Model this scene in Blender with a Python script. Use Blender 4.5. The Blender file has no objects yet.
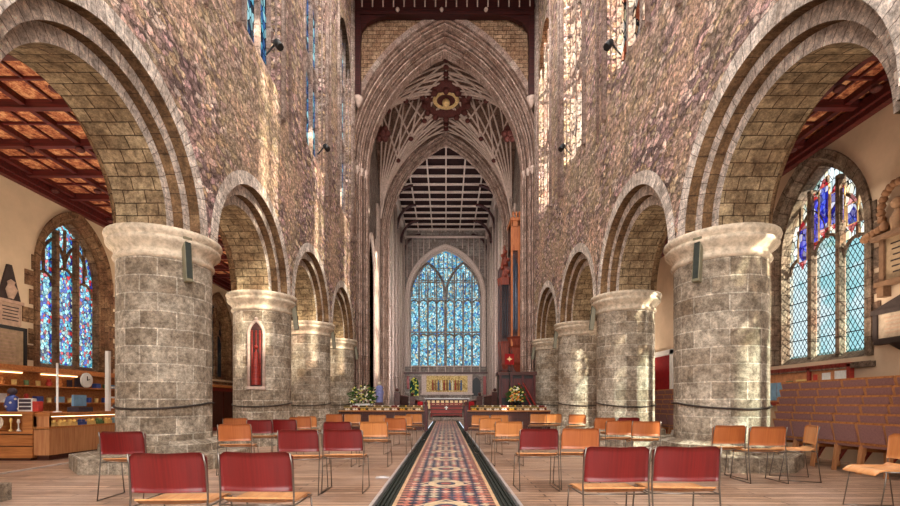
import bpy, bmesh, math, random
from mathutils import Vector, Matrix
random.seed(7)
S = bpy.context.scene
C = S.collection
PI = math.pi
R = math.radians

# ------------------------------------------------------------------ camera
cd = bpy.data.cameras.new('camera'); cam = bpy.data.objects.new('camera', cd); C.objects.link(cam)
cam.location = (0, 0, 1.12); cam.rotation_euler = (PI/2, 0, 0)
cd.sensor_width = 36; cd.lens = 460/900*36; cd.shift_x = 4/900; cd.shift_y = 150/900
cd.clip_start = 0.05; cd.clip_end = 300
S.camera = cam
# ------------------------------------------------------------------ world, light, exposure
S.view_settings.view_transform = 'Standard'; S.view_settings.look = 'None'
S.view_settings.gamma = 1.0; S.view_settings.use_curve_mapping = False
S.view_settings.exposure = 0.3
W = bpy.data.worlds.new('world'); S.world = W; W.use_nodes = True
W.node_tree.nodes['Background'].inputs[0].default_value = (0.75, 0.86, 1.0, 1)
W.node_tree.nodes['Background'].inputs[1].default_value = 1.1
sd = bpy.data.lights.new('sun', 'SUN'); sd.energy = 34; sd.angle = R(1.2); sd.color = (1, .95, .82)
sun = bpy.data.objects.new('sun', sd); C.objects.link(sun)
sun.rotation_euler = Vector((-.612, .621, -.485)).to_track_quat('-Z', 'Y').to_euler()
def area(name, loc, d, sx, sy, e, col=(1, 1, 1)):
    l = bpy.data.lights.new(name, 'AREA'); l.shape = 'RECTANGLE'; l.size = sx; l.size_y = sy; l.energy = e; l.color = col
    o = bpy.data.objects.new(name, l); C.objects.link(o); o.location = loc
    o.rotation_euler = Vector(d).to_track_quat('-Z', 'Y').to_euler()
    return o
area('west_fill', (0, -2.5, 8), (0, 1, -.05), 7.5, 13, 1900, (1, .96, .93))  # added fill behind the camera, standing in for an unseen west window
for yy, e_ in ((2, 520), (7, 560), (12, 560), (16.8, 480)):       # added fill lights high under the nave ceiling, out of view
    area('nave_fill', (0, yy, 19.2), (0, .12, -1), 6.5, 2.6, e_, (1, .95, .9))
for s_ in (-1, 1):                        # added fill for tower and choir, hidden behind the arches' jambs
    area('tower_fill', (s_*4.22, 24.15, 9 if s_ < 0 else 14.5), (-s_*.7, 1, .25 if s_ < 0 else .6), .45, 15 if s_ < 0 else 4, 620 if s_ < 0 else 90, (1, .93, .86))
    area('choir_fill', (s_*4.22, 32.6, 9), (-s_*.25, 1, .1), .4, 15, 620, (.98, .97, 1))
area('north_aisle_fill', (-8, -1, 3), (0, 1, 0), 3.5, 4.5, 170, (1, .95, .9))  # added fill at the unseen west end of the north aisle
area('south_aisle_fill', (6.6, -1, 3), (0, 1, 0), 1.6, 4.5, 100, (1, .95, .9))  # the same added fill for the south aisle
for yy in (4.2, 8.5, 13, 17.5):           # added warm fill in the aisles, no fittings behind it
    area('aisle_warm_fill', (-7.8, yy, 2.4), (0, 0, 1), 1.6, 1.6, 75, (1, .84, .68))
    area('aisle_warm_fill', (-8.2, yy, 5.1), (.3, 0, -1), .8, .8, 50, (1, .88, .76))
    area('aisle_warm_fill', (6.75, yy, 2.2), (0, 0, 1), .5, 1.6, 40, (1, .84, .68))
    area('aisle_warm_fill', (6.4, yy, 5.1), (-.1, 0, -1), .5, .8, 30, (1, .88, .76))

# ------------------------------------------------------------------ helpers
def tag(o, label=None, cat=None, group=None, kind=None):
    if label: o['label'] = label
    if cat: o['category'] = cat
    if group: o['group'] = group
    if kind: o['kind'] = kind
    return o
def empty(name, loc=(0, 0, 0), rz=0, label=None, cat=None, group=None):
    o = bpy.data.objects.new(name, None); C.objects.link(o); o.location = loc; o.rotation_euler = (0, 0, rz)
    o.empty_display_size = .1
    return tag(o, label, cat, group)
class MB:
    def __init__(s): s.v = []; s.f = []; s.uv = []; s.sm = []
    def quad(s, P, UV=None, smooth=False):
        n = len(s.v); P = [Vector(p) for p in P]; s.v += [tuple(p) for p in P]; s.f.append(tuple(range(n, n+len(P))))
        if UV is None:
            nn = (P[1]-P[0]).cross(P[-1]-P[0]) if len(P) < 4 else (P[2]-P[0]).cross(P[3]-P[1])
            a = [abs(c) for c in nn]
            if a[0] >= a[1] and a[0] >= a[2]: UV = [(p.y, p.z) for p in P]
            elif a[1] >= a[2]: UV = [(p.x, p.z) for p in P]
            else: UV = [(p.y, p.x) for p in P]
        s.uv.append(UV); s.sm.append(smooth)
    def box(s, x0, x1, y0, y1, z0, z1, M=None):
        p = [Vector((x, y, z)) for x in (x0, x1) for y in (y0, y1) for z in (z0, z1)]
        if M is not None: p = [M @ q for q in p]
        for i in ((0, 1, 3, 2), (4, 6, 7, 5), (0, 4, 5, 1), (2, 3, 7, 6), (0, 2, 6, 4), (1, 5, 7, 3)):
            s.quad([p[k] for k in i])
    def bar(s, a, b, w, h=None, n=4):
        a = Vector(a); b = Vector(b); h = h or w
        d = (b-a).normalized(); up = Vector((0, 0, 1)) if abs(d.z) < .95 else Vector((0, 1, 0))
        u = d.cross(up).normalized(); t = u.cross(d)
        if n == 4: pr = [(-w/2, -h/2), (w/2, -h/2), (w/2, h/2), (-w/2, h/2)]
        else: pr = [(w/2*math.cos(2*PI*k/n), h/2*math.sin(2*PI*k/n)) for k in range(n)]
        A = [a+u*x+t*y for x, y in pr]; B = [b+u*x+t*y for x, y in pr]; m = len(pr)
        for k in range(m): s.quad([A[k], A[(k+1) % m], B[(k+1) % m], B[k]], smooth=n > 4)
        s.quad(A[::-1]); s.quad(B)
    def tube(s, pts, r, n=6, closed=False, rr=None):
        pts = [Vector(p) for p in pts]; N = len(pts); rings = []; pu = None
        for i, p in enumerate(pts):
            if closed: d = pts[(i+1) % N]-pts[i-1]
            else: d = pts[min(i+1, N-1)]-pts[max(i-1, 0)]
            d.normalize()
            if pu is None:
                up = Vector((0, 0, 1)) if abs(d.z) < .9 else Vector((1, 0, 0))
                u = d.cross(up).normalized()
            else:
                u = (pu-d*pu.dot(d)).normalized()
            pu = u; t = d.cross(u); q = rr[i] if rr else r
            rings.append([p+(u*math.cos(2*PI*k/n)+t*math.sin(2*PI*k/n))*q for k in range(n)])
        for i in range(N if closed else N-1):
            A = rings[i]; B = rings[(i+1) % N]
            for k in range(n):
                s.quad([A[k], A[(k+1) % n], B[(k+1) % n], B[k]], UV=[(i, k), (i, k+1), (i+1, k+1), (i+1, k)], smooth=True)
        if not closed: s.quad(rings[0][::-1]); s.quad(rings[-1])
    def lathe(s, prof, n=32, c=(0, 0, 0), a0=0, a1=2*PI, smooth=True, R0=None):
        c = Vector(c); vv = [0]
        for i in range(1, len(prof)): vv.append(vv[-1]+math.hypot(prof[i][0]-prof[i-1][0], prof[i][1]-prof[i-1][1]))
        rm = R0 or max(p[0] for p in prof)
        for k in range(n):
            t0 = a0+(a1-a0)*k/n; t1 = a0+(a1-a0)*(k+1)/n
            for i in range(len(prof)-1):
                (r0, z0), (r1, z1) = prof[i], prof[i+1]
                P = [(r0, t0, z0), (r0, t1, z0), (r1, t1, z1), (r1, t0, z1)]
                Q = [c+Vector((r*math.cos(t), r*math.sin(t), z)) for r, t, z in P]
                U = [(t0*rm, vv[i]+prof[0][1]), (t1*rm, vv[i]+prof[0][1]), (t1*rm, vv[i+1]+prof[0][1]), (t0*rm, vv[i+1]+prof[0][1])]
                if r0 < 1e-6: Q = Q[1:]; U = U[1:]
                elif r1 < 1e-6: Q = Q[:3]; U = U[:3]
                s.quad(Q, U, smooth)
    def sphere(s, c, r, n=8, sc=(1, 1, 1)):
        c = Vector(c); m = max(4, n//2+1)
        for i in range(m):
            for k in range(n):
                P = []
                for a, b in ((i, k), (i+1, k), (i+1, k+1), (i, k+1)):
                    th = PI*a/m; ph = 2*PI*b/n
                    P.append(c+Vector((sc[0]*r*math.sin(th)*math.cos(ph), sc[1]*r*math.sin(th)*math.sin(ph), sc[2]*r*math.cos(th))))
                if i == 0: P = [P[0], P[1], P[2]]
                elif i == m-1: P = [P[0], P[1], P[3]]
                s.quad(P, smooth=True)
    def build(s, name, mat, parent=None, kind=None, bevel=0, loc=None, merge=True):
        me = bpy.data.meshes.new(name); me.from_pydata(s.v, [], s.f)
        uvl = me.uv_layers.new(name='UVMap'); i = 0; flat = []
        for U in s.uv:
            for u in U: flat += [u[0], u[1]]
        uvl.data.foreach_set('uv', flat)
        me.polygons.foreach_set('use_smooth', s.sm)
        me.materials.append(mat); me.update()
        if merge:
            b = bmesh.new(); b.from_mesh(me); bmesh.ops.remove_doubles(b, verts=b.verts, dist=1e-4); b.to_mesh(me); b.free()
        o = bpy.data.objects.new(name, me); C.objects.link(o)
        if loc: o.location = loc
        if parent: o.parent = parent
        if kind: o['kind'] = kind
        if bevel:
            m = o.modifiers.new('bevel', 'BEVEL'); m.width = bevel; m.segments = 2; m.limit_method = 'ANGLE'
        return o
def copy_tree(o, parent=None):
    c = o.copy(); C.objects.link(c)
    if parent is not None: c.parent = parent
    for ch in list(o.children): copy_tree(ch, c)
    return c

# ------------------------------------------------------------------ materials
class NT:
    def __init__(s, name):
        s.m = bpy.data.materials.new(name); s.m.use_nodes = True; s.t = s.m.node_tree; s.t.nodes.clear()
        s.out = s.t.nodes.new('ShaderNodeOutputMaterial'); s.b = s.t.nodes.new('ShaderNodeBsdfPrincipled')
        s.t.links.new(s.b.outputs[0], s.out.inputs[0])
    def n(s, typ, **k):
        x = s.t.nodes.new('ShaderNode'+typ)
        for a, b in k.items():
            if a[0] == '_': x.inputs[a[1:].replace('_', ' ')].default_value = b
            else: setattr(x, a, b)
        return x
    def l(s, a, b): s.t.links.new(a, b)
    def ramp(s, fac, stops, const=False):
        r = s.n('ValToRGB'); e = r.color_ramp.elements
        if const: r.color_ramp.interpolation = 'CONSTANT'
        while len(e) < len(stops): e.new(.5)
        for i, (p, c) in enumerate(stops): e[i].position = p; e[i].color = (*c, 1) if len(c) == 3 else c
        s.l(fac, r.inputs[0]); return r.outputs[0]
    def mix(s, fac, a, b, mode='MIX'):
        x = s.n('Mix', data_type='RGBA', blend_type=mode)
        for v, i in ((fac, 0), (a, 6), (b, 7)):
            if isinstance(v, (int, float)): x.inputs[i].default_value = v
            elif isinstance(v, tuple): x.inputs[i].default_value = (*v, 1)
            else: s.l(v, x.inputs[i])
        return x.outputs[2]
    def math(s, op, a, b=None, c=None):
        x = s.n('Math', operation=op)
        for i, v in enumerate((a, b, c)):
            if v is None: continue
            if isinstance(v, (int, float)): x.inputs[i].default_value = v
            else: s.l(v, x.inputs[i])
        return x.outputs[0]
    def pos(s, scale=(1, 1, 1), rot=(0, 0, 0), obj=False):
        if obj: src = s.n('TexCoord').outputs['Object']
        else: src = s.n('NewGeometry').outputs['Position']
        m = s.n('Mapping'); s.l(src, m.inputs[0]); m.inputs['Scale'].default_value = scale; m.inputs['Rotation'].default_value = rot
        return m.outputs[0]
    def uv(s, scale=(1, 1, 1)):
        m = s.n('Mapping'); s.l(s.n('TexCoord').outputs['UV'], m.inputs[0]); m.inputs['Scale'].default_value = scale
        return m.outputs[0]
    def noise(s, vec, sc, det=4, rough=.6, out='Fac'):
        x = s.n('TexNoise'); x.inputs['Scale'].default_value = sc; x.inputs['Detail'].default_value = det; x.inputs['Roughness'].default_value = rough
        s.l(vec, x.inputs['Vector']); return x.outputs[out]
    def bump(s, h, strength=.5, dist=.02):
        x = s.n('Bump'); x.inputs['Strength'].default_value = strength; x.inputs['Distance'].default_value = dist
        s.l(h, x.inputs['Height']); s.l(x.outputs[0], s.b.inputs['Normal'])
    def fin(s, col, rough=.8, spec=.3, metal=0):
        if isinstance(col, tuple): s.b.inputs['Base Color'].default_value = (*col, 1)
        else: s.l(col, s.b.inputs['Base Color'])
        s.b.inputs['Roughness'].default_value = rough; s.b.inputs['Specular IOR Level'].default_value = spec
        s.b.inputs['Metallic'].default_value = metal
        return s.m
def rgb(r, g, b):
    f = lambda c: (c/255/12.92) if c <= 10 else ((c/255+.055)/1.055)**2.4
    return (f(r), f(g), f(b))

def ashlar(name, c1, c2, mortar, bw=.62, bh=.3, ms=.012, stain=rgb(90, 70, 50), off=.5, contrast=1.0):
    t = NT(name); uv = t.uv()
    br = t.n('TexBrick'); br.offset = off; br.squash = 1
    wob = t.mix(.03, uv, t.noise(uv, 3, 2, .5, 'Color'), 'ADD')
    t.l(wob, br.inputs['Vector'])
    br.inputs['Scale'].default_value = 1; br.inputs['Brick Width'].default_value = bw; br.inputs['Row Height'].default_value = bh
    br.inputs['Mortar Size'].default_value = ms; br.inputs['Mortar Smooth'].default_value = .3
    br.inputs['Color1'].default_value = (*c1, 1); br.inputs['Color2'].default_value = (*c2, 1); br.inputs['Mortar'].default_value = (*mortar, 1)
    p = t.pos()
    n1 = t.noise(p, 1.3, 5, .65); n2 = t.noise(p, 14, 8, .85); n3 = t.noise(p, 5, 5, .7)
    col = t.mix(t.ramp(n1, [(.42, (0, 0, 0)), (.68, (.6*contrast,)*3)]), br.outputs[0], stain)
    col = t.mix(1.0, col, t.ramp(n2, [(.34, (.32, .29, .26)), (.5, (.95, .95, .95)), (.64, (1.6, 1.58, 1.55))]), 'MULTIPLY')
    col = t.mix(1.0, col, t.ramp(n3, [(.35, (.6, .58, .56)), (.65, (1.3, 1.3, 1.3))]), 'MULTIPLY')
    h = t.math('ADD', t.math('MULTIPLY', br.outputs['Fac'], -.7), t.math('MULTIPLY', n2, 1.3))
    t.bump(h, 1.0, .04)
    return t.fin(col, .85, .2)
def rubble(name, pal, mortar, sc=(5, 4.6, 9.5), rot=(0, 0, 0)):
    t = NT(name); p0 = t.pos()
    wob = t.mix(.3, p0, t.noise(p0, 3.5, 5, .75, 'Color'), 'ADD')
    m = t.n('Mapping'); t.l(wob, m.inputs[0]); m.inputs['Scale'].default_value = sc; m.inputs['Rotation'].default_value = rot
    v = t.n('TexVoronoi', feature='F1'); t.l(m.outputs[0], v.inputs['Vector']); v.inputs['Scale'].default_value = 1
    e = t.n('TexVoronoi', feature='DISTANCE_TO_EDGE'); t.l(m.outputs[0], e.inputs['Vector']); e.inputs['Scale'].default_value = 1
    sep = t.n('SeparateColor'); t.l(v.outputs['Color'], sep.inputs[0])
    k = len(pal)
    col = t.ramp(sep.outputs[0], [(i/k, c) for i, c in enumerate(pal)], True)
    val = t.ramp(sep.outputs[1], [(0, (.6, .6, .6)), (1, (1.35, 1.35, 1.35))])
    col = t.mix(1, col, val, 'MULTIPLY')
    n2 = t.noise(p0, 8, 8, .85); n1 = t.noise(p0, .55, 5, .6)
    edge = t.ramp(e.outputs['Distance'], [(.015, (1, 1, 1)), (.07, (0, 0, 0))])
    col = t.mix(t.math('MULTIPLY', edge, .8), col, mortar)
    col = t.mix(t.ramp(n1, [(.44, (0, 0, 0)), (.62, (.55, .55, .55))]), col, rgb(186, 164, 132))
    n3 = t.noise(t.pos((1, 1, 1)), .8, 4, .6)
    col = t.mix(t.ramp(n3, [(.5, (0, 0, 0)), (.66, (.6, .6, .6))]), col, rgb(224, 184, 156))
    col = t.mix(1, col, t.ramp(n2, [(.36, (.2, .17, .17)), (.5, (.95, .95, .95)), (.62, (1.95, 1.9, 1.86))]), 'MULTIPLY')
    h = t.math('ADD', t.math('MULTIPLY', t.ramp(e.outputs['Distance'], [(0, (0, 0, 0)), (.12, (1, 1, 1))]), 1.0), t.math('MULTIPLY', n2, .9))
    t.bump(h, 1.0, .05)
    return t.fin(col, .9, .15)
def plain(name, col, rough=.6, spec=.3, metal=0, var=.25, sc=9):
    t = NT(name); n = t.noise(t.pos(obj=True), sc, 5, .65)
    c = t.mix(1, col, t.ramp(n, [(.25, (1-var*1.6,)*3), (.75, (1+var*1.6,)*3)]), 'MULTIPLY')
    return t.fin(c, rough, spec, metal)
def wood(name, c1, c2, rough=.45, axis='x', sc=1.0, spec=.4):
    t = NT(name)
    s = {'x': (1.5, 22, 22), 'y': (22, 1.5, 22), 'z': (22, 22, 1.5)}[axis]
    n = t.noise(t.pos(tuple(a*sc for a in s), obj=True), 1, 5, .65)
    c = t.ramp(n, [(.3, c1), (.7, c2)])
    t.bump(n, .15, .004)
    return t.fin(c, rough, spec)
def stained(name, pal, sc=(3, 9, 9), strength=1.0, lead=.05, trans=.35, tcol=(.9, .9, .8)):
    # daylit leaded glass: glows with daylight and lets sun through
    t = NT(name); m = t.pos(sc)
    v = t.n('TexVoronoi', feature='F1'); t.l(m, v.inputs['Vector']); v.inputs['Scale'].default_value = 1
    e = t.n('TexVoronoi', feature='DISTANCE_TO_EDGE'); t.l(m, e.inputs['Vector']); e.inputs['Scale'].default_value = 1
    sep = t.n('SeparateColor'); t.l(v.outputs['Color'], sep.inputs[0])
    k = len(pal); col = t.ramp(sep.outputs[0], [(i/k, c) for i, c in enumerate(pal)], True)
    col = t.mix(1, col, t.ramp(sep.outputs[1], [(0, (.45,)*3), (1, (1.3,)*3)]), 'MULTIPLY')
    mask = t.ramp(e.outputs['Distance'], [(lead*.6, (0, 0, 0)), (lead*1.4, (1, 1, 1))])
    return glass_out(t, col, mask, strength, trans)
def glass_out(t, col, mask, strength, trans):
    em = t.n('Emission'); t.l(col, em.inputs[0]); em.inputs[1].default_value = strength
    tr = t.n('BsdfTransparent'); t.l(t.mix(.65, col, (1.0, .97, .9)), tr.inputs[0])
    df = t.n('BsdfDiffuse'); df.inputs[0].default_value = (.01, .01, .012, 1)
    a = t.n('AddShader'); t.l(em.outputs[0], a.inputs[0])
    gm = t.n('MixShader'); gm.inputs[0].default_value = trans; t.l(df.outputs[0], gm.inputs[1]); t.l(tr.outputs[0], gm.inputs[2])
    t.l(gm.outputs[0], a.inputs[1])
    x = t.n('MixShader'); t.l(mask, x.inputs[0]); t.l(df.outputs[0], x.inputs[1]); t.l(a.outputs[0], x.inputs[2])
    t.l(x.outputs[0], t.out.inputs[0])
    return t.m
def quarry(name, cA, cB, step=.13, strength=1.0, trans=.5):
    # diamond quarries with dark leading, in the (y,z) plane
    t = NT(name); sp = t.n('SeparateXYZ'); t.l(t.pos(), sp.inputs[0])
    a = t.math('ADD', t.math('MULTIPLY', sp.outputs[1], 1.0/step), t.math('MULTIPLY', sp.outputs[2], .62/step))
    b = t.math('SUBTRACT', t.math('MULTIPLY', sp.outputs[1], 1.0/step), t.math('MULTIPLY', sp.outputs[2], .62/step))
    f = lambda q: t.math('ABSOLUTE', t.math('SUBTRACT', t.math('FRACT', q), .5))
    mx = t.math('MAXIMUM', f(a), f(b))
    bars = t.math('ABSOLUTE', t.math('SUBTRACT', t.math('FRACT', t.math('MULTIPLY', sp.outputs[2], 1/.42)), .5))
    mask = t.math('MULTIPLY', t.math('LESS_THAN', mx, .41), t.math('LESS_THAN', bars, .475))
    n = t.noise(t.pos(), 1.2, 3, .6)
    col = t.ramp(n, [(.42, cA), (.56, cB)])
    return glass_out(t, col, mask, strength, trans)

M = {}
M['pier'] = ashlar('pier_ashlar', rgb(196, 184, 166), rgb(156, 142, 124), rgb(222, 212, 194), .56, .3, .012, rgb(110, 86, 60))
M['cap'] = plain('capital_stone', rgb(190, 174, 152), .85, .2, var=.32, sc=9)
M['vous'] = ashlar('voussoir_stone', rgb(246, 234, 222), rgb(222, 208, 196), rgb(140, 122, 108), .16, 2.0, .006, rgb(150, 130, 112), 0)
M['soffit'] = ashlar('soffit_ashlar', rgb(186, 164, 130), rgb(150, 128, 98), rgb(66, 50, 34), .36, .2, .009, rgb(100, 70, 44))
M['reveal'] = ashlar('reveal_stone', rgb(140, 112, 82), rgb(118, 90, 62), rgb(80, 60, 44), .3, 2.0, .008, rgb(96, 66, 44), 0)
M['rubble'] = rubble('rubble_wall', [rgb(196, 164, 154), rgb(150, 124, 122), rgb(222, 198, 184), rgb(186, 156, 124), rgb(132, 108, 102), rgb(206, 182, 152), rgb(190, 154, 150)], rgb(116, 92, 84))
M['dress'] = ashlar('dressed_shaft_stone', rgb(188, 170, 158), rgb(164, 140, 130), rgb(110, 92, 84), .9, .55, .01, rgb(150, 112, 96))
M['tower'] = ashlar('tower_arch_stone', rgb(206, 180, 166), rgb(182, 154, 140), rgb(74, 56, 50), .8, .7, .01, rgb(130, 92, 74))
M['vault'] = ashlar('vault_web_stone', rgb(128, 100, 86), rgb(100, 76, 64), rgb(70, 50, 42), .5, .3, .01, rgb(96, 66, 52))
M['rib'] = plain('rib_stone', rgb(196, 172, 158), .8, .2, var=.2)
M['boss'] = plain('boss_dark_red', rgb(86, 42, 36), .7, .3, var=.4, sc=14)
M['gold'] = plain('gold_leaf', rgb(226, 190, 130), .4, .5, var=.3)
M['span'] = ashlar('spandrel_brick', rgb(190, 158, 128), rgb(160, 126, 98), rgb(74, 54, 42), .42, .2, .012, rgb(120, 80, 60))
M['choir'] = ashlar('choir_stone', rgb(160, 148, 138), rgb(138, 124, 116), rgb(80, 70, 64), .7, .35, .01, rgb(110, 84, 70))
M['plaster'] = plain('cream_plaster', rgb(204, 182, 152), .9, .15, var=.08, sc=1.2)
M['plaster_s'] = plain('pinkish_plaster', rgb(200, 176, 150), .9, .15, var=.10, sc=1.2)
M['wframe'] = ashlar('window_sandstone', rgb(150, 118, 86), rgb(120, 88, 62), rgb(80, 56, 40), .4, .35, .01, rgb(96, 56, 38))
M['wframe_s'] = ashlar('grey_window_stone', rgb(140, 124, 106), rgb(116, 98, 84), rgb(80, 64, 54), .4, .35, .01, rgb(106, 66, 46))
M['timber'] = wood('dark_red_timber', rgb(30, 10, 9), rgb(74, 26, 22), .5, 'x')
M['beam'] = wood('aisle_red_beam', rgb(48, 14, 12), rgb(104, 34, 28), .5, 'x')
t = NT('aisle_panel'); n = t.noise(t.pos((5, 5, 5)), 1.6, 5, .8)
M['panel'] = t.fin(t.ramp(n, [(.38, rgb(96, 36, 26)), (.5, rgb(176, 104, 66)), (.62, rgb(222, 168, 118))]), .7)
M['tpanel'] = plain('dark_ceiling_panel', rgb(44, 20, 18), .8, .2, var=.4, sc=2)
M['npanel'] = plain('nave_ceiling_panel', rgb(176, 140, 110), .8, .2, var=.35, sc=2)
M['oak'] = wood('honey_oak', rgb(150, 88, 44), rgb(206, 138, 78), .45, 'x')
M['oak_v'] = wood('honey_oak_upright_grain', rgb(166, 106, 66), rgb(204, 148, 100), .5, 'z')
M['dark_oak'] = wood('dark_oak', rgb(38, 16, 12), rgb(92, 42, 28), .45, 'x')
M['red_wood'] = wood('red_stained_wood', rgb(104, 24, 20), rgb(160, 52, 40), .4, 'x')
M['mahog'] = wood('dark_mahogany', rgb(46, 10, 10), rgb(92, 26, 22), .4, 'z')
M['black'] = plain('black_metal', rgb(24, 22, 22), .5, .4, var=.1)
M['chrome'] = plain('steel_rod', rgb(120, 112, 104), .3, .5, .85, var=.1)
M['white'] = plain('white_paint', rgb(226, 224, 218), .5, .4, var=.05)
M['alu'] = plain('aluminium_strip', rgb(206, 204, 204), .3, .5, .5, var=.12)
M['slot'] = plain('dark_slot', rgb(40, 44, 38), .7, .3, var=.3)
M['speaker'] = plain('green_grey_enamel', rgb(110, 104, 82), .5, .4, var=.12)
M['purple'] = plain('mauve_upholstery', rgb(150, 112, 110), .95, .1, var=.12, sc=40)
M['cable'] = plain('dark_cable', rgb(50, 40, 34), .6, .3)
M['red'] = plain('red_cloth', rgb(140, 20, 24), .8, .2, var=.15)
# back of the stacking chairs: red veneer and orange beech
def veneer(name, a, b, c, seed):
    t = NT(name); p = t.pos((26, 3, 1.2), obj=True); n = t.noise(p, 1, 4, .6)
    c1 = t.ramp(n, [(.3, a), (.7, b)])
    t.b.inputs['Coat Weight'].default_value = .25; t.b.inputs['Coat Roughness'].default_value = .25
    return t.fin(c1, .4, .4)
M['red_back'] = veneer('deep_red_veneer', rgb(84, 10, 12), rgb(116, 22, 22), None, 0)
M['mid_back'] = veneer('russet_veneer', rgb(146, 76, 38), rgb(176, 104, 56), None, 1)
M['tan_back'] = veneer('golden_beech_veneer', rgb(168, 102, 52), rgb(200, 134, 76), None, 2)
M['seat'] = veneer('seat_beech', rgb(190, 128, 78), rgb(216, 158, 104), None, 3)

# timber platform floor: boards running across
t = NT('board_floor'); br = t.n('TexBrick'); br.offset = .37
t.l(t.pos(), br.inputs['Vector'])
for k, v in (('Scale', 1), ('Brick Width', 1.9), ('Row Height', .145), ('Mortar Size', .011), ('Mortar Smooth', .2)): br.inputs[k].default_value = v
br.inputs['Color1'].default_value = (*rgb(180, 148, 122), 1); br.inputs['Color2'].default_value = (*rgb(130, 100, 80), 1); br.inputs['Mortar'].default_value = (*rgb(70, 44, 34), 1)
n = t.noise(t.pos((2.2, 22, 1)), 1, 7, .8); n2 = t.noise(t.pos(), 1.2, 5, .7)
c = t.mix(1, br.outputs[0], t.ramp(n, [(.36, (.3, .27, .25)), (.5, (1, 1, 1)), (.64, (1.6, 1.6, 1.6))]), 'MULTIPLY')
c = t.mix(t.ramp(n2, [(.4, (0, 0, 0)), (.7, (.5, .5, .5))]), c, rgb(170, 146, 132))
t.bump(t.math('SUBTRACT', n, br.outputs['Fac']), .35, .01)
M['floor'] = t.fin(c, .42, .4)
# encaustic tile path
t = NT('encaustic_tiles'); sp = t.n('SeparateXYZ'); t.l(t.pos(), sp.inputs[0]); X, Y = sp.outputs[0], sp.outputs[1]
s_ = .155
aa = t.math('DIVIDE', t.math('ADD', X, Y), s_); bb = t.math('DIVIDE', t.math('SUBTRACT', X, Y), s_)
fa = t.math('FLOOR', aa); fb = t.math('FLOOR', bb)
chk = t.math('MODULO', t.math('ABSOLUTE', t.math('ADD', fa, fb)), 2)
k3 = t.math('MODULO', t.math('ABSOLUTE', t.math('ADD', fa, t.math('MULTIPLY', fb, 2))), 5)
wn = t.n('TexWhiteNoise', noise_dimensions='2D'); cb = t.n('CombineXYZ'); t.l(fa, cb.inputs[0]); t.l(fb, cb.inputs[1]); t.l(cb.outputs[0], wn.inputs['Vector'])
warm = t.ramp(wn.outputs['Value'], [(0, rgb(186, 112, 92)), (.35, rgb(212, 164, 140)), (.6, rgb(200, 176, 144)), (.8, rgb(168, 86, 70))], True)
navy = t.ramp(wn.outputs['Value'], [(0, rgb(34, 40, 60)), (.6, rgb(58, 62, 84)), (.85, rgb(30, 32, 44))], True)
col = t.mix(chk, navy, warm)
# large medallions every 1.5 m
my = t.math('SUBTRACT', t.math('MULTIPLY', t.math('FRACT', t.math('DIVIDE', Y, 1.5)), 1.5), .75)
rad = t.math('SQRT', t.math('ADD', t.math('MULTIPLY', X, X), t.math('MULTIPLY', my, my)))
dia = t.math('ADD', t.math('ABSOLUTE', X), t.math('ABSOLUTE', my))
col = t.mix(t.math('LESS_THAN', dia, .40), col, rgb(52, 58, 80))
col = t.mix(t.math('LESS_THAN', t.math('ABSOLUTE', t.math('SUBTRACT', dia, .37)), .03), col, rgb(206, 176, 140))
col = t.mix(t.math('LESS_THAN', t.math('ABSOLUTE', t.math('SUBTRACT', rad, .20)), .06), col, rgb(210, 180, 140))
col = t.mix(t.math('LESS_THAN', rad, .08), col, rgb(170, 84, 66))
ax = t.math('ABSOLUTE', X)
brd = t.math('GREATER_THAN', ax, .50)
tri = t.math('MODULO', t.math('FLOOR', t.math('DIVIDE', Y, .075)), 2)
col = t.mix(brd, col, t.mix(tri, rgb(44, 46, 60), rgb(190, 122, 98)))
col = t.mix(t.math('GREATER_THAN', ax, .575), col, rgb(206, 170, 130))
col = t.mix(1, col, t.ramp(t.noise(t.pos(), 9, 4, .7), [(.3, (.7,)*3), (.7, (1.25,)*3)]), 'MULTIPLY')
M['tiles'] = t.fin(col, .35, .45)
# glass
BL = [rgb(70, 150, 200), rgb(120, 200, 230), rgb(170, 226, 240), rgb(40, 90, 170), rgb(200, 236, 240), rgb(90, 180, 200), rgb(60, 110, 150)]
M['gl_east'] = stained('east_window_glass', [rgb(110, 190, 220), rgb(150, 214, 232), rgb(180, 226, 236), rgb(70, 120, 190), rgb(206, 234, 236), rgb(120, 196, 214), rgb(84, 150, 180), rgb(196, 186, 150)], (7.0, 3, 6.0), .92, .03, .0)
M['gl_north'] = stained('north_window_glass', [rgb(80, 190, 215), rgb(150, 226, 232), rgb(30, 70, 190), rgb(200, 40, 50), rgb(180, 232, 236), rgb(60, 150, 200), rgb(30, 50, 120), rgb(200, 210, 190)], (2, 15, 12), .85, .05, .3)
M['gl_dim'] = stained('dim_glass', [rgb(50, 46, 44), rgb(80, 70, 60), rgb(36, 34, 40)], (2, 6, 6), .25, .06, 0)
M['gl_cl_n'] = stained('north_clerestory_glass', [rgb(90, 170, 200), rgb(160, 216, 226), rgb(50, 100, 160), rgb(30, 50, 70)], (2, 7, 5), .8, .06, .3)
M['gl_cl_s'] = stained('south_clerestory_glass', [rgb(224, 226, 216), rgb(196, 206, 200), rgb(214, 96, 50), rgb(236, 236, 226), rgb(190, 150, 110), rgb(120, 140, 160), rgb(230, 220, 180)], (2, 5, 3.2), .3, .06, .5)
M['gl_quarry'] = quarry('quarry_glass', rgb(96, 196, 200), rgb(206, 232, 232), .105, .5, .5)
M['gl_blue'] = stained('blue_heraldic_glass', [rgb(30, 40, 200), rgb(40, 60, 220), rgb(24, 36, 170), rgb(40, 30, 160), rgb(210, 210, 240), rgb(30, 50, 210)], (2, 9, 7), .8, .03, .3)
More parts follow.
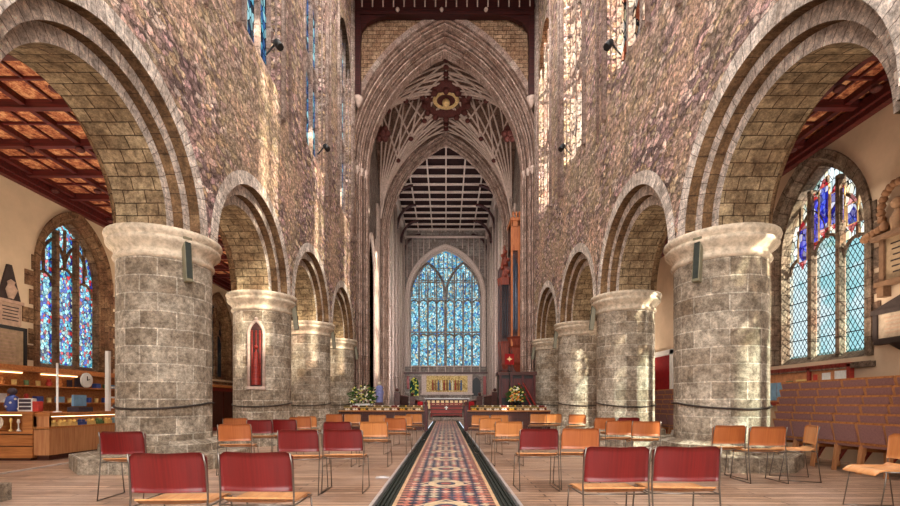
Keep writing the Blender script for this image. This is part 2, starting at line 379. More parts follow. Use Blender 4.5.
M['gl_red'] = stained('red_glass', [rgb(210, 40, 40), rgb(190, 30, 50), rgb(230, 150, 150)], (2, 9, 9), .75, .04, .3)
M['gl_green'] = stained('green_figure_glass', [rgb(20, 60, 40), rgb(30, 90, 60), rgb(210, 200, 90)], (4, 4, 4), .5, .05, 0)
M['gl_grey'] = stained('leaded_white_glass', [rgb(216, 226, 224), rgb(190, 206, 206), rgb(140, 170, 160), rgb(236, 224, 180)], (2, 8, 6), .8, .05, .6)

# ------------------------------------------------------------------ the setting
FL, FR = 4.38, 4.26             # distance of the nave wall faces, north (left) and south (right)
def F(s): return FR if s > 0 else FL
BAYS = [1.77, 6.25, 10.73, 15.21, 19.69]; HB = 2.24
ZS = 4.09; R1, R2, R3, R4 = 1.52, 1.72, 1.93, 2.20
ZSILL = 9.25; ZTOP = 20.6; YE = 22.3
XL, XR = -10.0, 7.6
ZC = 6.5                        # aisle ceilings

m = MB(); m.quad([(.815, -2, 0), (XR+.4, -2, 0), (XR+.4, 19.2, 0), (.815, 19.2, 0)]); m.quad([(-.815, -2, 0), (-.815, 19.2, 0), (-11, 19.2, 0), (-11, -2, 0)])
m.quad([(.815, -2, 0), (.815, 19.2, 0), (.815, 19.2, -.07), (.815, -2, -.07)]); m.quad([(-.815, 19.2, 0), (-.815, -2, 0), (-.815, -2, -.07), (-.815, 19.2, -.07)])
m.quad([(.815, 19.2, 0), (8, 19.2, 0), (8, 30.2, 0), (.815, 30.2, 0)]); m.quad([(-.815, 19.2, 0), (-.815, 30.2, 0), (-11, 30.2, 0), (-11, 19.2, 0)])
m.build('floor', M['floor'], kind='structure')
m = MB(); m.quad([(-.62, -2, -.06), (.62, -2, -.06), (.62, 30.3, -.06), (-.62, 30.3, -.06)])
m.build('floor_tiled_path', M['tiles'], kind='structure')
m = MB()
for s in (-1, 1):
    a, b = sorted((s*.62, s*.815)); m.quad([(a, -2, -.062), (b, -2, -.062), (b, 30.2, -.062), (a, 30.2, -.062)])
    for xx in (.66, .71, .76): m.box(min(s*xx, s*(xx+.015)), max(s*xx, s*(xx+.015)), -2, 19, -.062, -.03)
m.build('floor_gutter', M['slot'], kind='structure')
m = MB()
for s in (-1, 1):
    a, b = sorted((s*.80, s*.84)); m.box(a, b, -2, 18.0, -.05, .008)
m.box(-7.06, -6.98, 4.5, 8.95, 0, .02)
m.build('trim_1', M['alu'], kind='structure')

def arc(yc, r, z0, n=28):
    return [(yc-r*math.cos(PI*k/n), z0+r*math.sin(PI*k/n)) for k in range(n+1)]
walls = {}
for s, nm in ((-1, 'wall_left'), (1, 'wall_right')):
    f = F(s)
    m = MB()
    def P(d, y, z): return (s*d, y, z)
    for yc in BAYS:
        for d in (f, f+1.53):
            A = arc(yc, R3, ZS)
            for (y0, z0), (y1, z1) in zip(A[:-1], A[1:]):
                q = [P(d, y0, z0), P(d, y1, z1), P(d, y1, ZSILL if d == f else ZC+.6), P(d, y0, ZSILL if d == f else ZC+.6)]
                m.quad(q)
            for ya, yb in ((yc-HB, yc-R3), (yc+R3, yc+HB)):
                zt = ZSILL if d == f else ZC+.6
                m.quad([P(d, ya, ZS), P(d, yb, ZS), P(d, yb, zt), P(d, ya, zt)])
    # clerestory: wall with window openings
    ys = -.47
    zwt = 17.6
    for yc in BAYS:
        w0, w1 = yc-.95, yc+1.4
        for a, b in ((ys, w0),):
            m.quad([P(f, a, ZSILL), P(f, b, ZSILL), P(f, b, ZTOP), P(f, a, ZTOP)])
        # pointed head
        n = 8; pts = []
        for k in range(n+1):
            y = w0+(w1-w0)*k/n; u = abs(2*k/n-1)
            pts.append((y, zwt-1.6+1.6*math.sqrt(max(0, 1-u**1.7))))
        for (y0, z0), (y1, z1) in zip(pts[:-1], pts[1:]): m.quad([P(f, y0, z0), P(f, y1, z1), P(f, y1, ZTOP), P(f, y0, ZTOP)])
        ys = w1
        g = f+.34
        m.quad([P(f, w0, ZSILL), P(f, w0, zwt-1.6), P(g, w0+.1, zwt-1.6), P(g, w0+.1, ZSILL+.7)])
        m.quad([P(f, w1, ZSILL), P(g, w1-.05, ZSILL+.7), P(g, w1-.05, zwt-1.6), P(f, w1, zwt-1.6)])
        m.quad([P(f, w0, ZSILL), P(g, w0+.1, ZSILL+.7), P(g, w1-.05, ZSILL+.7), P(f, w1, ZSILL)])
    m.quad([P(f, ys, ZSILL), P(f, YE, ZSILL), P(f, YE, ZTOP), P(f, ys, ZTOP)])
    m.quad([P(f, -3, 0), P(f, BAYS[0]-HB, 0), P(f, BAYS[0]-HB, ZTOP), P(f, -3, ZTOP)])
    m.quad([P(f, BAYS[-1]+HB, ZS), P(f, YE, ZS), P(f, YE, ZSILL), P(f, BAYS[-1]+HB, ZSILL)])
    w = m.build(nm, M['rubble'], kind='structure'); walls[s] = w
    # outer skin keeps the sky out of the walls
    m = MB(); 
    ys = -3
    for yc in BAYS:
        m.quad([P(f+.9, ys, ZC+.1), P(f+.9, yc-.85, ZC+.1), P(f+.9, yc-.85, ZTOP), P(f+.9, ys, ZTOP)]); ys = yc+1.35
        m.quad([P(f+.9, yc-.85, ZC+.1), P(f+.9, ys, ZC+.1), P(f+.9, ys, ZSILL+.6), P(f+.9, yc-.85, ZSILL+.6)])
    m.quad([P(f+.9, ys, ZC+.1), P(f+.9, 50, ZC+.1), P(f+.9, 50, ZTOP), P(f+.9, ys, ZTOP)])
    m.build('wall_outer_leaf', M['rubble'], kind='structure')
    for bi, yc in enumerate(BAYS):
        # voussoir rings: flush outer ring and the faces of the two recessed orders
        m = MB()
        n = 40
        def annulus(d, ra, rb, mm=m):
            for k in range(n):
                t0, t1 = PI*k/n, PI*(k+1)/n
                pt = lambda r, t: P(d, yc-r*math.cos(t), ZS+r*math.sin(t))
                mm.quad([pt(ra, t0), pt(ra, t1), pt(rb, t1), pt(rb, t0)], [(ra*t0*1.0, .1), (ra*t1, .1), (ra*t1, 1.5), (ra*t0, 1.5)])
        def reveal(mm, r, d0, d1):
            for k in range(n):
                t0, t1 = PI*k/n, PI*(k+1)/n
                pt = lambda d, t: P(d, yc-r*math.cos(t), ZS+r*math.sin(t))
                mm.quad([pt(d0, t0), pt(d0, t1), pt(d1, t1), pt(d1, t0)], [(r*t0, d0), (r*t1, d0), (r*t1, d1), (r*t0, d1)])
        annulus(f-.012, R3, R4); annulus(f+.17, R2, R3); annulus(f+.34, R1, R2)
        annulus(f+1.53-.17, R2, R3); annulus(f+1.53-.34, R1, R2)
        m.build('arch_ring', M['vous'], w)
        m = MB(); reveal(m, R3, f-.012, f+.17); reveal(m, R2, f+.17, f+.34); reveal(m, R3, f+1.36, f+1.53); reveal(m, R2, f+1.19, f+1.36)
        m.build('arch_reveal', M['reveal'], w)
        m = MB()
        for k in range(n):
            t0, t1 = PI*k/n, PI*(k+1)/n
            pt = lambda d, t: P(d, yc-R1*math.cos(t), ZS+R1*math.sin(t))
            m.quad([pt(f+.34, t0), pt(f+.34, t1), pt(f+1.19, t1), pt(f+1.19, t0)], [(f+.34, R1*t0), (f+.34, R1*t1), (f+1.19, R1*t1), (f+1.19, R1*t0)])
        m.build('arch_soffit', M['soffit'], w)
        # window jamb shafts
        m = MB()
        g = f+.34
        m.tube([P(f-.03, yc+1.55, ZSILL-.6), P(f-.03, yc+1.55, ZTOP)], .085, 8)
        m.tube([P(f+.1, yc+1.42, ZSILL+.1), P(f+.1, yc+1.42, zwt-1.2)], .05, 6)
        m.tube([P(f-.03, yc-1.1, ZSILL-.2), P(f-.03, yc-1.1, ZTOP)], .07, 8)
        m.tube([P(f-.02, yc+2.1, ZSILL-.9), P(f-.02, yc+2.1, ZTOP)], .05, 6)
        m.build('jamb_shaft', M['dress'], w)
# clerestory windows
wn_i = 1
for s in (-1, 1):
    f = F(s); g = f+.30
    for bi, yc in enumerate(BAYS):
        y0, y1 = yc-.9, yc+1.4
        fr = MB()
        for k in range(4):
            y = y0+(y1-y0)*k/3; fr.box(min(s*(g-.08), s*(g+.1)), max(s*(g-.08), s*(g+.1)), y-.055, y+.055, ZSILL+.5, 17.6)
        for z in (12.6, 12.8, 15.3): fr.box(min(s*(g-.04), s*(g+.06)), max(s*(g-.04), s*(g+.06)), y0, y1, z, z+.1)
        for k in range(3):
            ya = y0+(y1-y0)*k/3; yb = y0+(y1-y0)*(k+1)/3; ym = (ya+yb)/2
            for zt in (12.55, 15.25, 17.2):
                fr.bar((s*g, ya, zt-.5), (s*g, ym, zt), .09, .06); fr.bar((s*g, yb, zt-.5), (s*g, ym, zt), .09, .06)
        o = fr.build('window_%d' % wn_i, M['dress'], kind='structure'); wn_i += 1
        for k in range(3):
            ya = y0+(y1-y0)*k/3; yb = y0+(y1-y0)*(k+1)/3
            mm = MB(); mm.quad([(s*(g+.04), ya, ZSILL+.5), (s*(g+.04), yb, ZSILL+.5), (s*(g+.04), yb, 17.6), (s*(g+.04), ya, 17.6)])
            mm.build('window_pane', M['gl_cl_s' if s > 0 else 'gl_cl_n'], o)

# aisle walls with pointed window openings
def pointed(yc, a, zs, h, n=10):
    Rr = (a*a+h*h)/(2*a); th = math.acos((Rr-a)/Rr); L = []
    for k in range(n+1):
        t = th*k/n; L.append((yc-a+Rr-Rr*math.cos(t), zs+Rr*math.sin(t)))
    return L + [(2*yc-y, z) for y, z in L[::-1][1:]]
def aisle_wall(nm, x, y0, y1, zt, wins, mat, depth, s):
    m = MB(); cur = y0
    for (yc, a, zb, zs, h) in wins:
        m.quad([(x, cur, 0), (x, yc-a, 0), (x, yc-a, zt), (x, cur, zt)])
        m.quad([(x, yc-a, 0), (x, yc+a, 0), (x, yc+a, zb), (x, yc-a, zb)])
        A = pointed(yc, a, zs, h)
        for (ya, za), (yb, zb2) in zip(A[:-1], A[1:]): m.quad([(x, ya, za), (x, yb, zb2), (x, yb, zt), (x, ya, zt)])
        cur = yc+a
    m.quad([(x, cur, 0), (x, y1, 0), (x, y1, zt), (x, cur, zt)])
    return m.build(nm, mat, kind='structure')
WN = [(4.0, 1.1, 2.15, 4.45, 1.5), (12.45, 1.14, 1.98, 4.5, 1.62), (20.2, 1.1, 2.15, 4.2, 1.6)]
WS = [(4.9, 1.22, 1.97, 4.35, 1.85), (9.55, 1.22, 1.97, 4.35, 1.85), (13.0, 1.22, 1.97, 4.35, 1.85)]
aw_n = aisle_wall('wall_north_aisle', XL, -3, 24, ZC, WN, M['plaster'], .4, -1)
aw_s = aisle_wall('wall_south_aisle', XR, -3, 24, ZC, WS, M['plaster_s'], .4, 1)
def aisle_window(x, s, yc, a, zb, zs, h, fm, kinds, quoins=True):
    global wn_i
    g = x+s*.32
    fr = MB(); A = [(yc-a, zb)]+pointed(yc, a, zs, h, 12)+[(yc+a, zb)]
    # moulded reveal in two steps
    def shrink(d): return [(yc-a+d, zb)]+pointed(yc, a-d, zs, h-d*1.1, 12)+[(yc+a-d, zb)]
    B = shrink(.08); Cc = shrink(.15)
    O = [(yc-a-.16, zb)]+pointed(yc, a+.16, zs, h+.18, 12)+[(yc+a+.16, zb)]
    def band(L0, x0, L1, x1):
        L = 0
        for k in range(len(L0)-1):
            d = math.hypot(L0[k+1][0]-L0[k][0], L0[k+1][1]-L0[k][1])
            fr.quad([(x0, *L0[k]), (x0, *L0[k+1]), (x1, *L1[k+1]), (x1, *L1[k])], [(0, L), (0, L+d), (.35, L+d), (.35, L)]); L += d
    band(O, x-s*.0, O, x-s*.05); band(O, x-s*.05, A, x-s*.03); band(A, x-s*.03, B, x+s*.14); band(B, x+s*.14, Cc, x+s*.14); band(Cc, x+s*.14, Cc, g+s*.1)
    # sloping sill
    fr.quad([(x-s*.05, yc-a-.12, zb-.12), (x-s*.05, yc+a+.12, zb-.12), (g+s*.1, yc+a, zb+.22), (g+s*.1, yc-a, zb+.22)])
    fr.box(min(x-s*.09, x+s*.02), max(x-s*.09, x+s*.02), yc-a-.2, yc+a+.2, zb-.2, zb-.1)
    if quoins:
        for k, z in enumerate((2.15, 2.55, 3.05, 3.5, 3.95, 4.35)):
            w_ = (.42, .2, .36, .18, .3, .12)[k]
            for q in (-1, 1):
                y_0, y_1 = sorted((yc+q*(a+.1), yc+q*(a+.1+w_))); fr.box(min(x-s*.02, x+s*.02), max(x-s*.02, x+s*.02), y_0, y_1, z, z+.36)
    ai = a-.15
    lw = 2*ai/3
    for k in (1, 2):
        y = yc-ai+lw*k; fr.box(min(g-s*.1, g+s*.1), max(g-s*.1, g+s*.1), y-.05, y+.05, zb, zs+h*.72)
    # light heads and tracery
    for k in range(3):
        ya = yc-ai+lw*k+.04; yb = ya+lw-.08; ym = (ya+yb)/2; zt = zs-.05+(.0 if k != 1 else .25)
        P2 = [(g, *p) for p in pointed(ym, (yb-ya)/2, zt-.28, .34, 4)]
        fr.tube(P2, .035, 5)
        fr.bar((g, ym, zt), (g, ym, zs+h*(.62 if k != 1 else .8)), .045, .06)
    fr.tube([(g, *p) for p in pointed(yc-lw*.55, lw*.55, zs+.25, .7, 5)], .04, 5)
    fr.tube([(g, *p) for p in pointed(yc+lw*.55, lw*.55, zs+.25, .7, 5)], .04, 5)
    o = fr.build('window_%d' % wn_i, fm, kind='structure'); wn_i += 1
    for k in range(3):
        ya = yc-ai+lw*k+(.06 if k else 0); yb = yc-ai+lw*(k+1)-(.06 if k < 2 else 0); zt = zs+(.0 if k != 1 else .25)
        mm = MB(); mm.quad([(g+s*.02, ya, zb+.1), (g+s*.02, yb, zb+.1), (g+s*.02, yb, zt), (g+s*.02, ya, zt)])
        mm.build('window_pane', M[kinds[0]], o)
    # head glass
    inner = pointed(yc, ai+.02, zs, h-.22, 10)
    if kinds[1]:
        mm = MB(); mm.quad([(g+s*.03, y, z) for y, z in inner]); mm.build('window_head_pane', M[kinds[1]], o)
    return o, g, ai, lw
for i, w_ in enumerate(WN):
    gk = 'gl_north' if i < 2 else 'gl_dim'
    aisle_window(XL, -1, *w_, M['wframe'], (gk, gk))
for i, w_ in enumerate(WS):
    o, g, ai, lw = aisle_window(XR, 1, *w_, M['wframe_s'], ('gl_quarry', 'gl_grey'))
    if i < 2:   # heraldic panels in the tracery
        yc = w_[0]
        for dy, z0, z1, wd in ((.62, 4.25, 4.95, .13), (.33, 4.55, 5.45, .15), (.05, 4.75, 5.62, .13), (-.28, 4.75, 5.4, .17), (-.62, 4.6, 5.0, .12)):
            mm = MB(); mm.quad([(g-.03, yc+dy-wd, z0), (g-.03, yc+dy+wd, z0), (g-.03, yc+dy+wd, z1), (g-.03, yc+dy-wd, z1)]); mm.build('window_shield_pane', M['gl_blue'], o)
            mm = MB(); mm.tube([(g-.03, yc+dy-wd, z0), (g-.03, yc+dy+wd, z0), (g-.03, yc+dy+wd, z1), (g-.03, yc+dy-wd, z1)], .022, 4, True); mm.build('shield_border', M['gold'], o)
            mm = MB(); mm.quad([(g-.035, yc+dy-wd, z1), (g-.035, yc+dy+wd, z1), (g-.035, yc+dy, z1+.2)]); mm.quad([(g-.035, yc+dy-wd, z0), (g-.035, yc+dy, z0-.2), (g-.035, yc+dy+wd, z0)]); mm.build('window_red_pane', M['gl_red'], o)
# aisle ceilings: red beams and painted panels
def aisle_ceiling(x0, x1, nm, sx):
    m = MB(); m.quad([(x0, -2, ZC+.08), (x0, 24, ZC+.08), (x1, 24, ZC+.08), (x1, -2, ZC+.08)]); c = m.build('ceiling_'+nm, M['panel'], kind='structure')
    m = MB(); y = -1.6; k = 0
    while y < 23.5:
        wd = .12 if k % 2 == 0 else .045
        m.box(x0, x1, y-wd/2, y+wd/2, ZC-(.07 if k % 2 == 0 else -.03), ZC+.08); y += .62; k += 1
    x = x0+.3
    k = 0
    while x < x1:
        wd = .1 if k % 2 == 0 else .04
        m.box(x-wd/2, x+wd/2, -1.9, 23.9, ZC-(.03 if k % 2 == 0 else -.035), ZC+.08); x += sx/2; k += 1
    m.build('ceiling_beams', M['beam'], c)
    m = MB()
    for y in range(13):
        yy = -1.6+.62*3*y; x = x0+.3
        while x < x1:
            m.sphere((x, yy, ZC-.12), .09, 8, (1, 1, .6)); x += sx
    m.build('ceiling_boss', M['boss'], c)
aisle_ceiling(XL, -FL-1.4, 'north_aisle', 1.05); aisle_ceiling(FR+1.4, XR, 'south_aisle', .62)
m = MB()
m.box(XL, XL+.14, -2, 24, ZC-.26, ZC-.16); m.box(XL, XL+.2, -2, 24, ZC-.16, ZC); m.box(XR-.14, XR, -2, 24, ZC-.26, ZC-.16); m.box(XR-.2, XR, -2, 24, ZC-.16, ZC)
m.build('trim_2', M['beam'], kind='structure')
# end walls of aisles
m = MB(); m.quad([(XL, 24, 0), (-FL, 24, 0), (-FL, 24, ZC+.2), (XL, 24, ZC+.2)]); m.quad([(FR, 24, 0), (XR, 24, 0), (XR, 24, ZC+.2), (FR, 24, ZC+.2)])
m.build('wall_aisle_ends', M['choir'], kind='structure')
# west wall behind the camera
m = MB(); m.quad([(XL, -3, 0), (XR, -3, 0), (XR, -3, ZTOP), (XL, -3, ZTOP)]); m.build('wall_back', M['rubble'], kind='structure')

# ------------------------------------------------------------------ tower crossing
def sweep(a, h, zs, zb, prof, mat, name, parent=None, n=22, kind=None, xc=0.0):
    """pointed arch with jambs; prof = [(offset outward, y)]"""
    Rr = (a*a+h*h)/(2*a); m = MB(); paths = []
    for off, y in prof:
        rr = Rr+off; th = math.acos(max(-1, min(1, (Rr-a)/rr))); L = [(a+off, y, zb), (a+off, y, zs)]
        for k in range(1, n+1):
            t = th*k/n; L.append((-(Rr-a)+rr*math.cos(t), y, zs+rr*math.sin(t)))
        paths.append(L)
    vv = [0]
    for i in range(1, len(prof)): vv.append(vv[-1]+math.hypot(prof[i][0]-prof[i-1][0], prof[i][1]-prof[i-1][1]))
    for s in (-1, 1):
        for i in range(len(prof)-1):
            L = 0
            for k in range(len(paths[0])-1):
                p = [paths[i][k], paths[i][k+1], paths[i+1][k+1], paths[i+1][k]]
                d = (Vector(p[1])-Vector(p[0])).length
                m.quad([(xc+s*q[0], q[1], q[2]) for q in p], [(vv[i], L), (vv[i], L+d), (vv[i+1], L+d), (vv[i+1], L)]); L += d
    return m.build(name, mat, parent, kind)
def mould(a0, y0, steps, w=.17, dpt=.2):
    """stepped profile with rolls from the outer face (largest offset, nearest) inwards"""
    P = []; off, y = a0, y0
    for k in range(steps):
        P += [(off, y), (off-w*.18, y-.03), (off-w*.2, y+.3), (off-w*.38, y+.3), (off-w*.4, y+.02), (off-w*.5, y-.05), (off-w*.6, y+.02), (off-w*.62, y+.3), (off-w*.8, y+.3), (off-w*.82, y+.1), (off-w, y+.1), (off-w, y+dpt)]
        off -= w; y += dpt
    P.append((off, y)); return P
AX = 3.9; AH = 6.2; AZ = 12.7
xc = -.06
# spandrel wall above the arch
m = MB(); n = 40
Rr = (AX**2+AH**2)/(2*AX)
o1 = .85
for s in (-1, 1):
    rr = Rr+o1; th = math.acos((Rr-AX)/rr); pts = [(AX+o1, AZ)]
    for k in range(1, 21):
        t = th*k/20; pts.append((-(Rr-AX)+rr*math.cos(t), AZ+rr*math.sin(t)))
    for (xa, za), (xb, zb) in zip(pts[:-1], pts[1:]): m.quad([(xc+s*xa, YE, za), (xc+s*xb, YE, zb), (xc+s*xb, YE, ZTOP), (xc+s*xa, YE, ZTOP)])
    m.quad([(xc+s*(AX+o1), YE, 0), (xc+s*(AX+3), YE, 0), (xc+s*(AX+3), YE, ZTOP), (xc+s*(AX+o1), YE, ZTOP)])
wc = m.build('wall_tower_west', M['span'], kind='structure')
sweep(AX, AH, AZ, 0, [(1.14, YE), (1.14, YE-.09), (.87, YE-.1), (.85, YE)], M['dress'], 'arch_hood', wc, xc=xc)
sweep(AX, AH, AZ, 0, mould(.9, YE-.02, 3, .3, .4), M['tower'], 'arch_moulding', wc, xc=xc)
sweep(AX, AH, AZ, 0, [(0, YE+1.15), (0, YE+1.45), (1.2, YE+1.5)], M['tower'], 'arch_soffit', wc, xc=xc)
m = MB()
for s in (-1, 1):
    for k, (dx, dy) in enumerate(((.80, -.02), (.62, .22), (.45, .46), (.28, .7), (.1, .95))):
        m.lathe([(.07, 12.45), (.1, 12.55), (.13, 12.75), (.13, 12.82), (.07, 12.86)], 8, (xc+s*(AX+dx), YE+dy, 0))
        m.lathe([(.16, 0), (.16, .5), (.12, .6), (.09, .75)], 8, (xc+s*(AX+dx), YE+dy, 0))
m.build('shaft_capital', M['rib'], wc)
# tower side walls with lancet openings and shafts
for s, nm in ((-1, 'wall_tower_north'), (1, 'wall_tower_south')):
    x = s*4.5; m = MB()
    y0, y1 = YE+1.3, 32.2
    yc = 27.4; a = 1.5
    m.quad([(x, y0, 0), (x, yc-a, 0), (x, yc-a, 21), (x, y0, 21)]); m.quad([(x, yc+a, 0), (x, y1, 0), (x, y1, 21), (x, yc+a, 21)])
    A = pointed(yc, a, 8.6, 2.6)
    for (ya, za), (yb, zb) in zip(A[:-1], A[1:]): m.quad([(x, ya, za), (x, yb, zb), (x, yb, 21), (x, ya, 21)])
    w = m.build(nm, M['choir'], kind='structure')
    m = MB()
    for yy in (24.2, 24.55, 24.9, 25.5, 29.2, 29.7, 30.1, 30.5):
        m.tube([(x-s*.06, yy, 0), (x-s*.06, yy, 14 if yy < 26 or yy > 29.5 else 11.5)], .09, 6)
    for zz in (4.5, 9.2): m.box(min(x, x-s*.1), max(x, x-s*.1), y0, yc-a-.1, zz, zz+.16)
    m.tube([(x-s*.04, *p) for p in [(yc-a, 0)]+A+[(yc+a, 0)]], .11, 6)
    m.build('wall_shaft', M['rib'], w)
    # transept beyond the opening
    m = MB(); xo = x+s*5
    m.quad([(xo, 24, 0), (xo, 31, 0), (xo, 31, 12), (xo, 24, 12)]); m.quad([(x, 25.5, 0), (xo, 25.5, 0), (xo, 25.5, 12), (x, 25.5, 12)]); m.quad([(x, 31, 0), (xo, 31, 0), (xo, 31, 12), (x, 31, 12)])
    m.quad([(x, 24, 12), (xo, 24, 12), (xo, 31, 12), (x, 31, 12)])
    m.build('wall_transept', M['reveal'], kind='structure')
# vault: groined web with ribs
VX = 4.45; VY0, VY1 = YE+1.4, 31.0; VYC = (VY0+VY1)/2; VYH = (VY1-VY0)/2; VH = 6.45; VZ = 12.9
def pz(u, a):   # pointed profile
    u = min(abs(u), a); Rv = (a*a+VH*VH)/(2*a); return VZ+math.sqrt(max(0, Rv*Rv-(u+Rv-a)**2))
def vz(x, y): return max(pz(x, VX), pz(y-VYC, VYH))
m = MB(); N = 28
for i in range(N):
    for j in range(N):
        f_ = lambda a, b: (-VX+2*VX*a/N, VY0+(VY1-VY0)*b/N)
        q = [f_(i, j), f_(i, j+1), f_(i+1, j+1), f_(i+1, j)]
        m.quad([(x, y, vz(x, y)+.02) for x, y in q], smooth=False)
cv = m.build('ceiling_tower_vault', M['vault'], kind='structure')
m = MB(); bosses = []
def rib(p, q, r=.055, n=14):
    m.tube([((1-k/n)*p[0]+k/n*q[0], (1-k/n)*p[1]+k/n*q[1], vz((1-k/n)*p[0]+k/n*q[0], (1-k/n)*p[1]+k/n*q[1])-.03) for k in range(n+1)], r, 5)
RC = 1.25
for sx in (-1, 1):
    for sy in (-1, 1):
        c0 = (sx*(VX-.03), VYC+sy*(VYH-.03))
        rib(c0, (sx*RC*.72, VYC+sy*RC*.72), .09)
        for tt in (.14, .28, .42, .56, .7, .84):
            e1 = (sx*VX*tt, VYC+sy*.02); e2 = (0.02*sx, VYC+sy*VYH*tt)
            rib(c0, e1); rib(c0, e2)
            bosses += [e1, e2]
        for tt in (.3, .5, .7):
            p1 = (sx*VX*tt, VYC+sy*VYH*tt); bosses.append(p1)
            rib(p1, (sx*VX*min(1, tt+.25), VYC), .055, 6); rib(p1, (0, VYC+sy*VYH*min(1, tt+.25)), .055, 6)
            rib(p1, (sx*VX*max(.1, tt-.15), VYC), .055, 6); rib(p1, (0, VYC+sy*VYH*max(.1, tt-.15)), .055, 6)
rib((-VX, VYC), (-RC, VYC)); rib((VX, VYC), (RC, VYC)); rib((0, VY0), (0, VYC-RC)); rib((0, VY1), (0, VYC+RC))
m.build('vault_ribs', M['rib'], cv)
m = MB()
for x, y in bosses: m.sphere((x, y, vz(x, y)-.1), .17, 6, (1, 1, .8))
for sx in (-1, 1):
    for k in range(6): a = 2*PI*k/6; m.sphere((sx*3.55+.3*math.cos(a), 25.6, 16.1+.3*math.sin(a)), .2, 6)
    m.sphere((sx*3.55, 25.55, 16.1), .26, 6)
m.build('vault_boss', M['boss'], cv)
m = MB(); zc_ = 18.85
m.lathe([(1.5, zc_+.5), (1.45, zc_+.1), (1.3, zc_-.02), (1.1, zc_+.02), (1.0, zc_+.15), (.95, zc_+.3), (0, zc_+.3)], 16, (0, VYC, 0))
for k in range(12):
    t = 2*PI*k/12; m.sphere((1.3*math.cos(t), VYC+1.3*math.sin(t), zc_-.05), .2, 6)
cr = m.build('vault_ring', M['boss'], cv)
m = MB(); m.lathe([(.8, zc_+.26), (.72, zc_+.16), (.55, zc_+.24)], 16, (0, VYC, 0)); m.sphere((0, VYC, zc_+.1), .24, 10); m.build('star_boss', M['gold'], cv)

# east tower arch
YT = 31.0
m = MB(); AX2, AH2, AZ2 = 3.93, 6.4, 12.6; o1 = .85; Rr2 = (AX2**2+AH2**2)/(2*AX2)
for s in (-1, 1):
    rr = Rr2+o1; th = math.acos((Rr2-AX2)/rr); pts = [(AX2+o1, AZ2)]
    for k in range(1, 21):
        t = th*k/20; pts.append((-(Rr2-AX2)+rr*math.cos(t), AZ2+rr*math.sin(t)))
    for (xa, za), (xb, zb) in zip(pts[:-1], pts[1:]): m.quad([(s*xa, YT, za), (s*xb, YT, zb), (s*xb, YT, 21), (s*xa, YT, 21)])
    m.quad([(s*(AX2+o1), YT, 0), (s*(AX2+1.2), YT, 0), (s*(AX2+1.2), YT, 21), (s*(AX2+o1), YT, 21)])
we = m.build('wall_tower_east', M['span'], kind='structure')
sweep(AX2, AH2, AZ2, 0, mould(.9, YT-.02, 3, .3, .36), M['tower'], 'arch_moulding', we)
# choir
YC = 48.0
for s, nm in ((-1, 'wall_choir_north'), (1, 'wall_choir_south')):
    x = s*4.45; m = MB(); m.quad([(x, 32, 0), (x, YC, 0), (x, YC, 19.6), (x, 32, 19.6)]); w = m.build(nm, M['choir'], kind='structure')
    m = MB(); y = 32.3; k = 0
    while y < 47.8:
        r = .13 if k % 4 == 0 else .055
        m.tube([(x-s*(.12 if k % 4 == 0 else .04), y, 0), (x-s*(.12 if k % 4 == 0 else .04), y, 18.6 if k % 4 == 0 else 16.5)], r, 6); y += .62; k += 1
    for zz in (3.4, 6.2, 8.9, 12.5): m.box(min(x, x-s*.09), max(x, x-s*.09), 32, YC, zz, zz+.14)
    m.build('wall_shaft', M['rib'], w)
    m = MB()
    for k in range(4):
        yy = 33.5+3.72*k; m.quad([(x-s*.01, yy-.8, 9.4), (x-s*.01, yy+.8, 9.4), (x-s*.01, yy+.8, 16), (x-s*.01, yy-.8, 16)])
    m.build('window_pane', M['gl_grey'], w)
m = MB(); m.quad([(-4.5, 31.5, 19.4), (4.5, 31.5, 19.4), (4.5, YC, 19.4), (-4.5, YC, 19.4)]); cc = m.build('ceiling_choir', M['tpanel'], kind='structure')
m = MB()
for k in range(12): m.box(-4.4, 4.4, 32.2+1.4*k-.06, 32.2+1.4*k+.06, 19.0, 19.16)
m.build('ceiling_cross_beams', M['rib'], cc)
m = MB()
for k in range(-3, 4): m.box(k*1.42-.05, k*1.42+.05, 32, YC, 18.98, 19.16)
for s in (-1, 1): m.box(min(s*4.45, s*4.1), max(s*4.45, s*4.1), 32, YC, 18.2, 19.2)
m.build('ceiling_long_beams', M['rib'], cc)
m = MB()
for k in range(5):
    y = 33.6+3.6*k
    for s in (-1, 1):
        pts = [(s*(4.35-1.7*(1-math.cos(t*PI/2/8))), y, 16.6+2.1*math.sin(t*PI/2/8)) for t in range(9)]
        m.tube(pts, .13, 5)
m.build('ceiling_brace', M['timber'], cc)
# east wall with great window: 8 lights, two tiers and tracery
EX, EZ0, EZS, EH = 3.7, 4.9, 12.2, 4.95
m = MB(); A = pointed(-.05, EX, EZS, EH, 14)
for (xa, za), (xb, zb) in zip(A[:-1], A[1:]): m.quad([(xa, YC, za), (xb, YC, zb), (xb, YC, 19.5), (xa, YC, 19.5)])
m.quad([(-4.5, YC, 0), (-EX-.05, YC, 0), (-EX-.05, YC, 19.5), (-4.5, YC, 19.5)]); m.quad([(EX-.05, YC, 0), (4.5, YC, 0), (4.5, YC, 19.5), (EX-.05, YC, 19.5)])
m.quad([(-EX-.05, YC, 0), (EX-.05, YC, 0), (EX-.05, YC, EZ0), (-EX-.05, YC, EZ0)])
for k in range(9):
    pass
wE = m.build('wall_east', M['choir'], kind='structure')
sweep(EX, EH, EZS, EZ0, [(.5, YC-.02), (.5, YC-.2), (.38, YC-.22), (.2, YC-.1), (.1, YC-.12), (0, YC+.05), (-.12, YC+.3)], M['rib'], 'window_moulding', wE, xc=-.05)
m = MB()
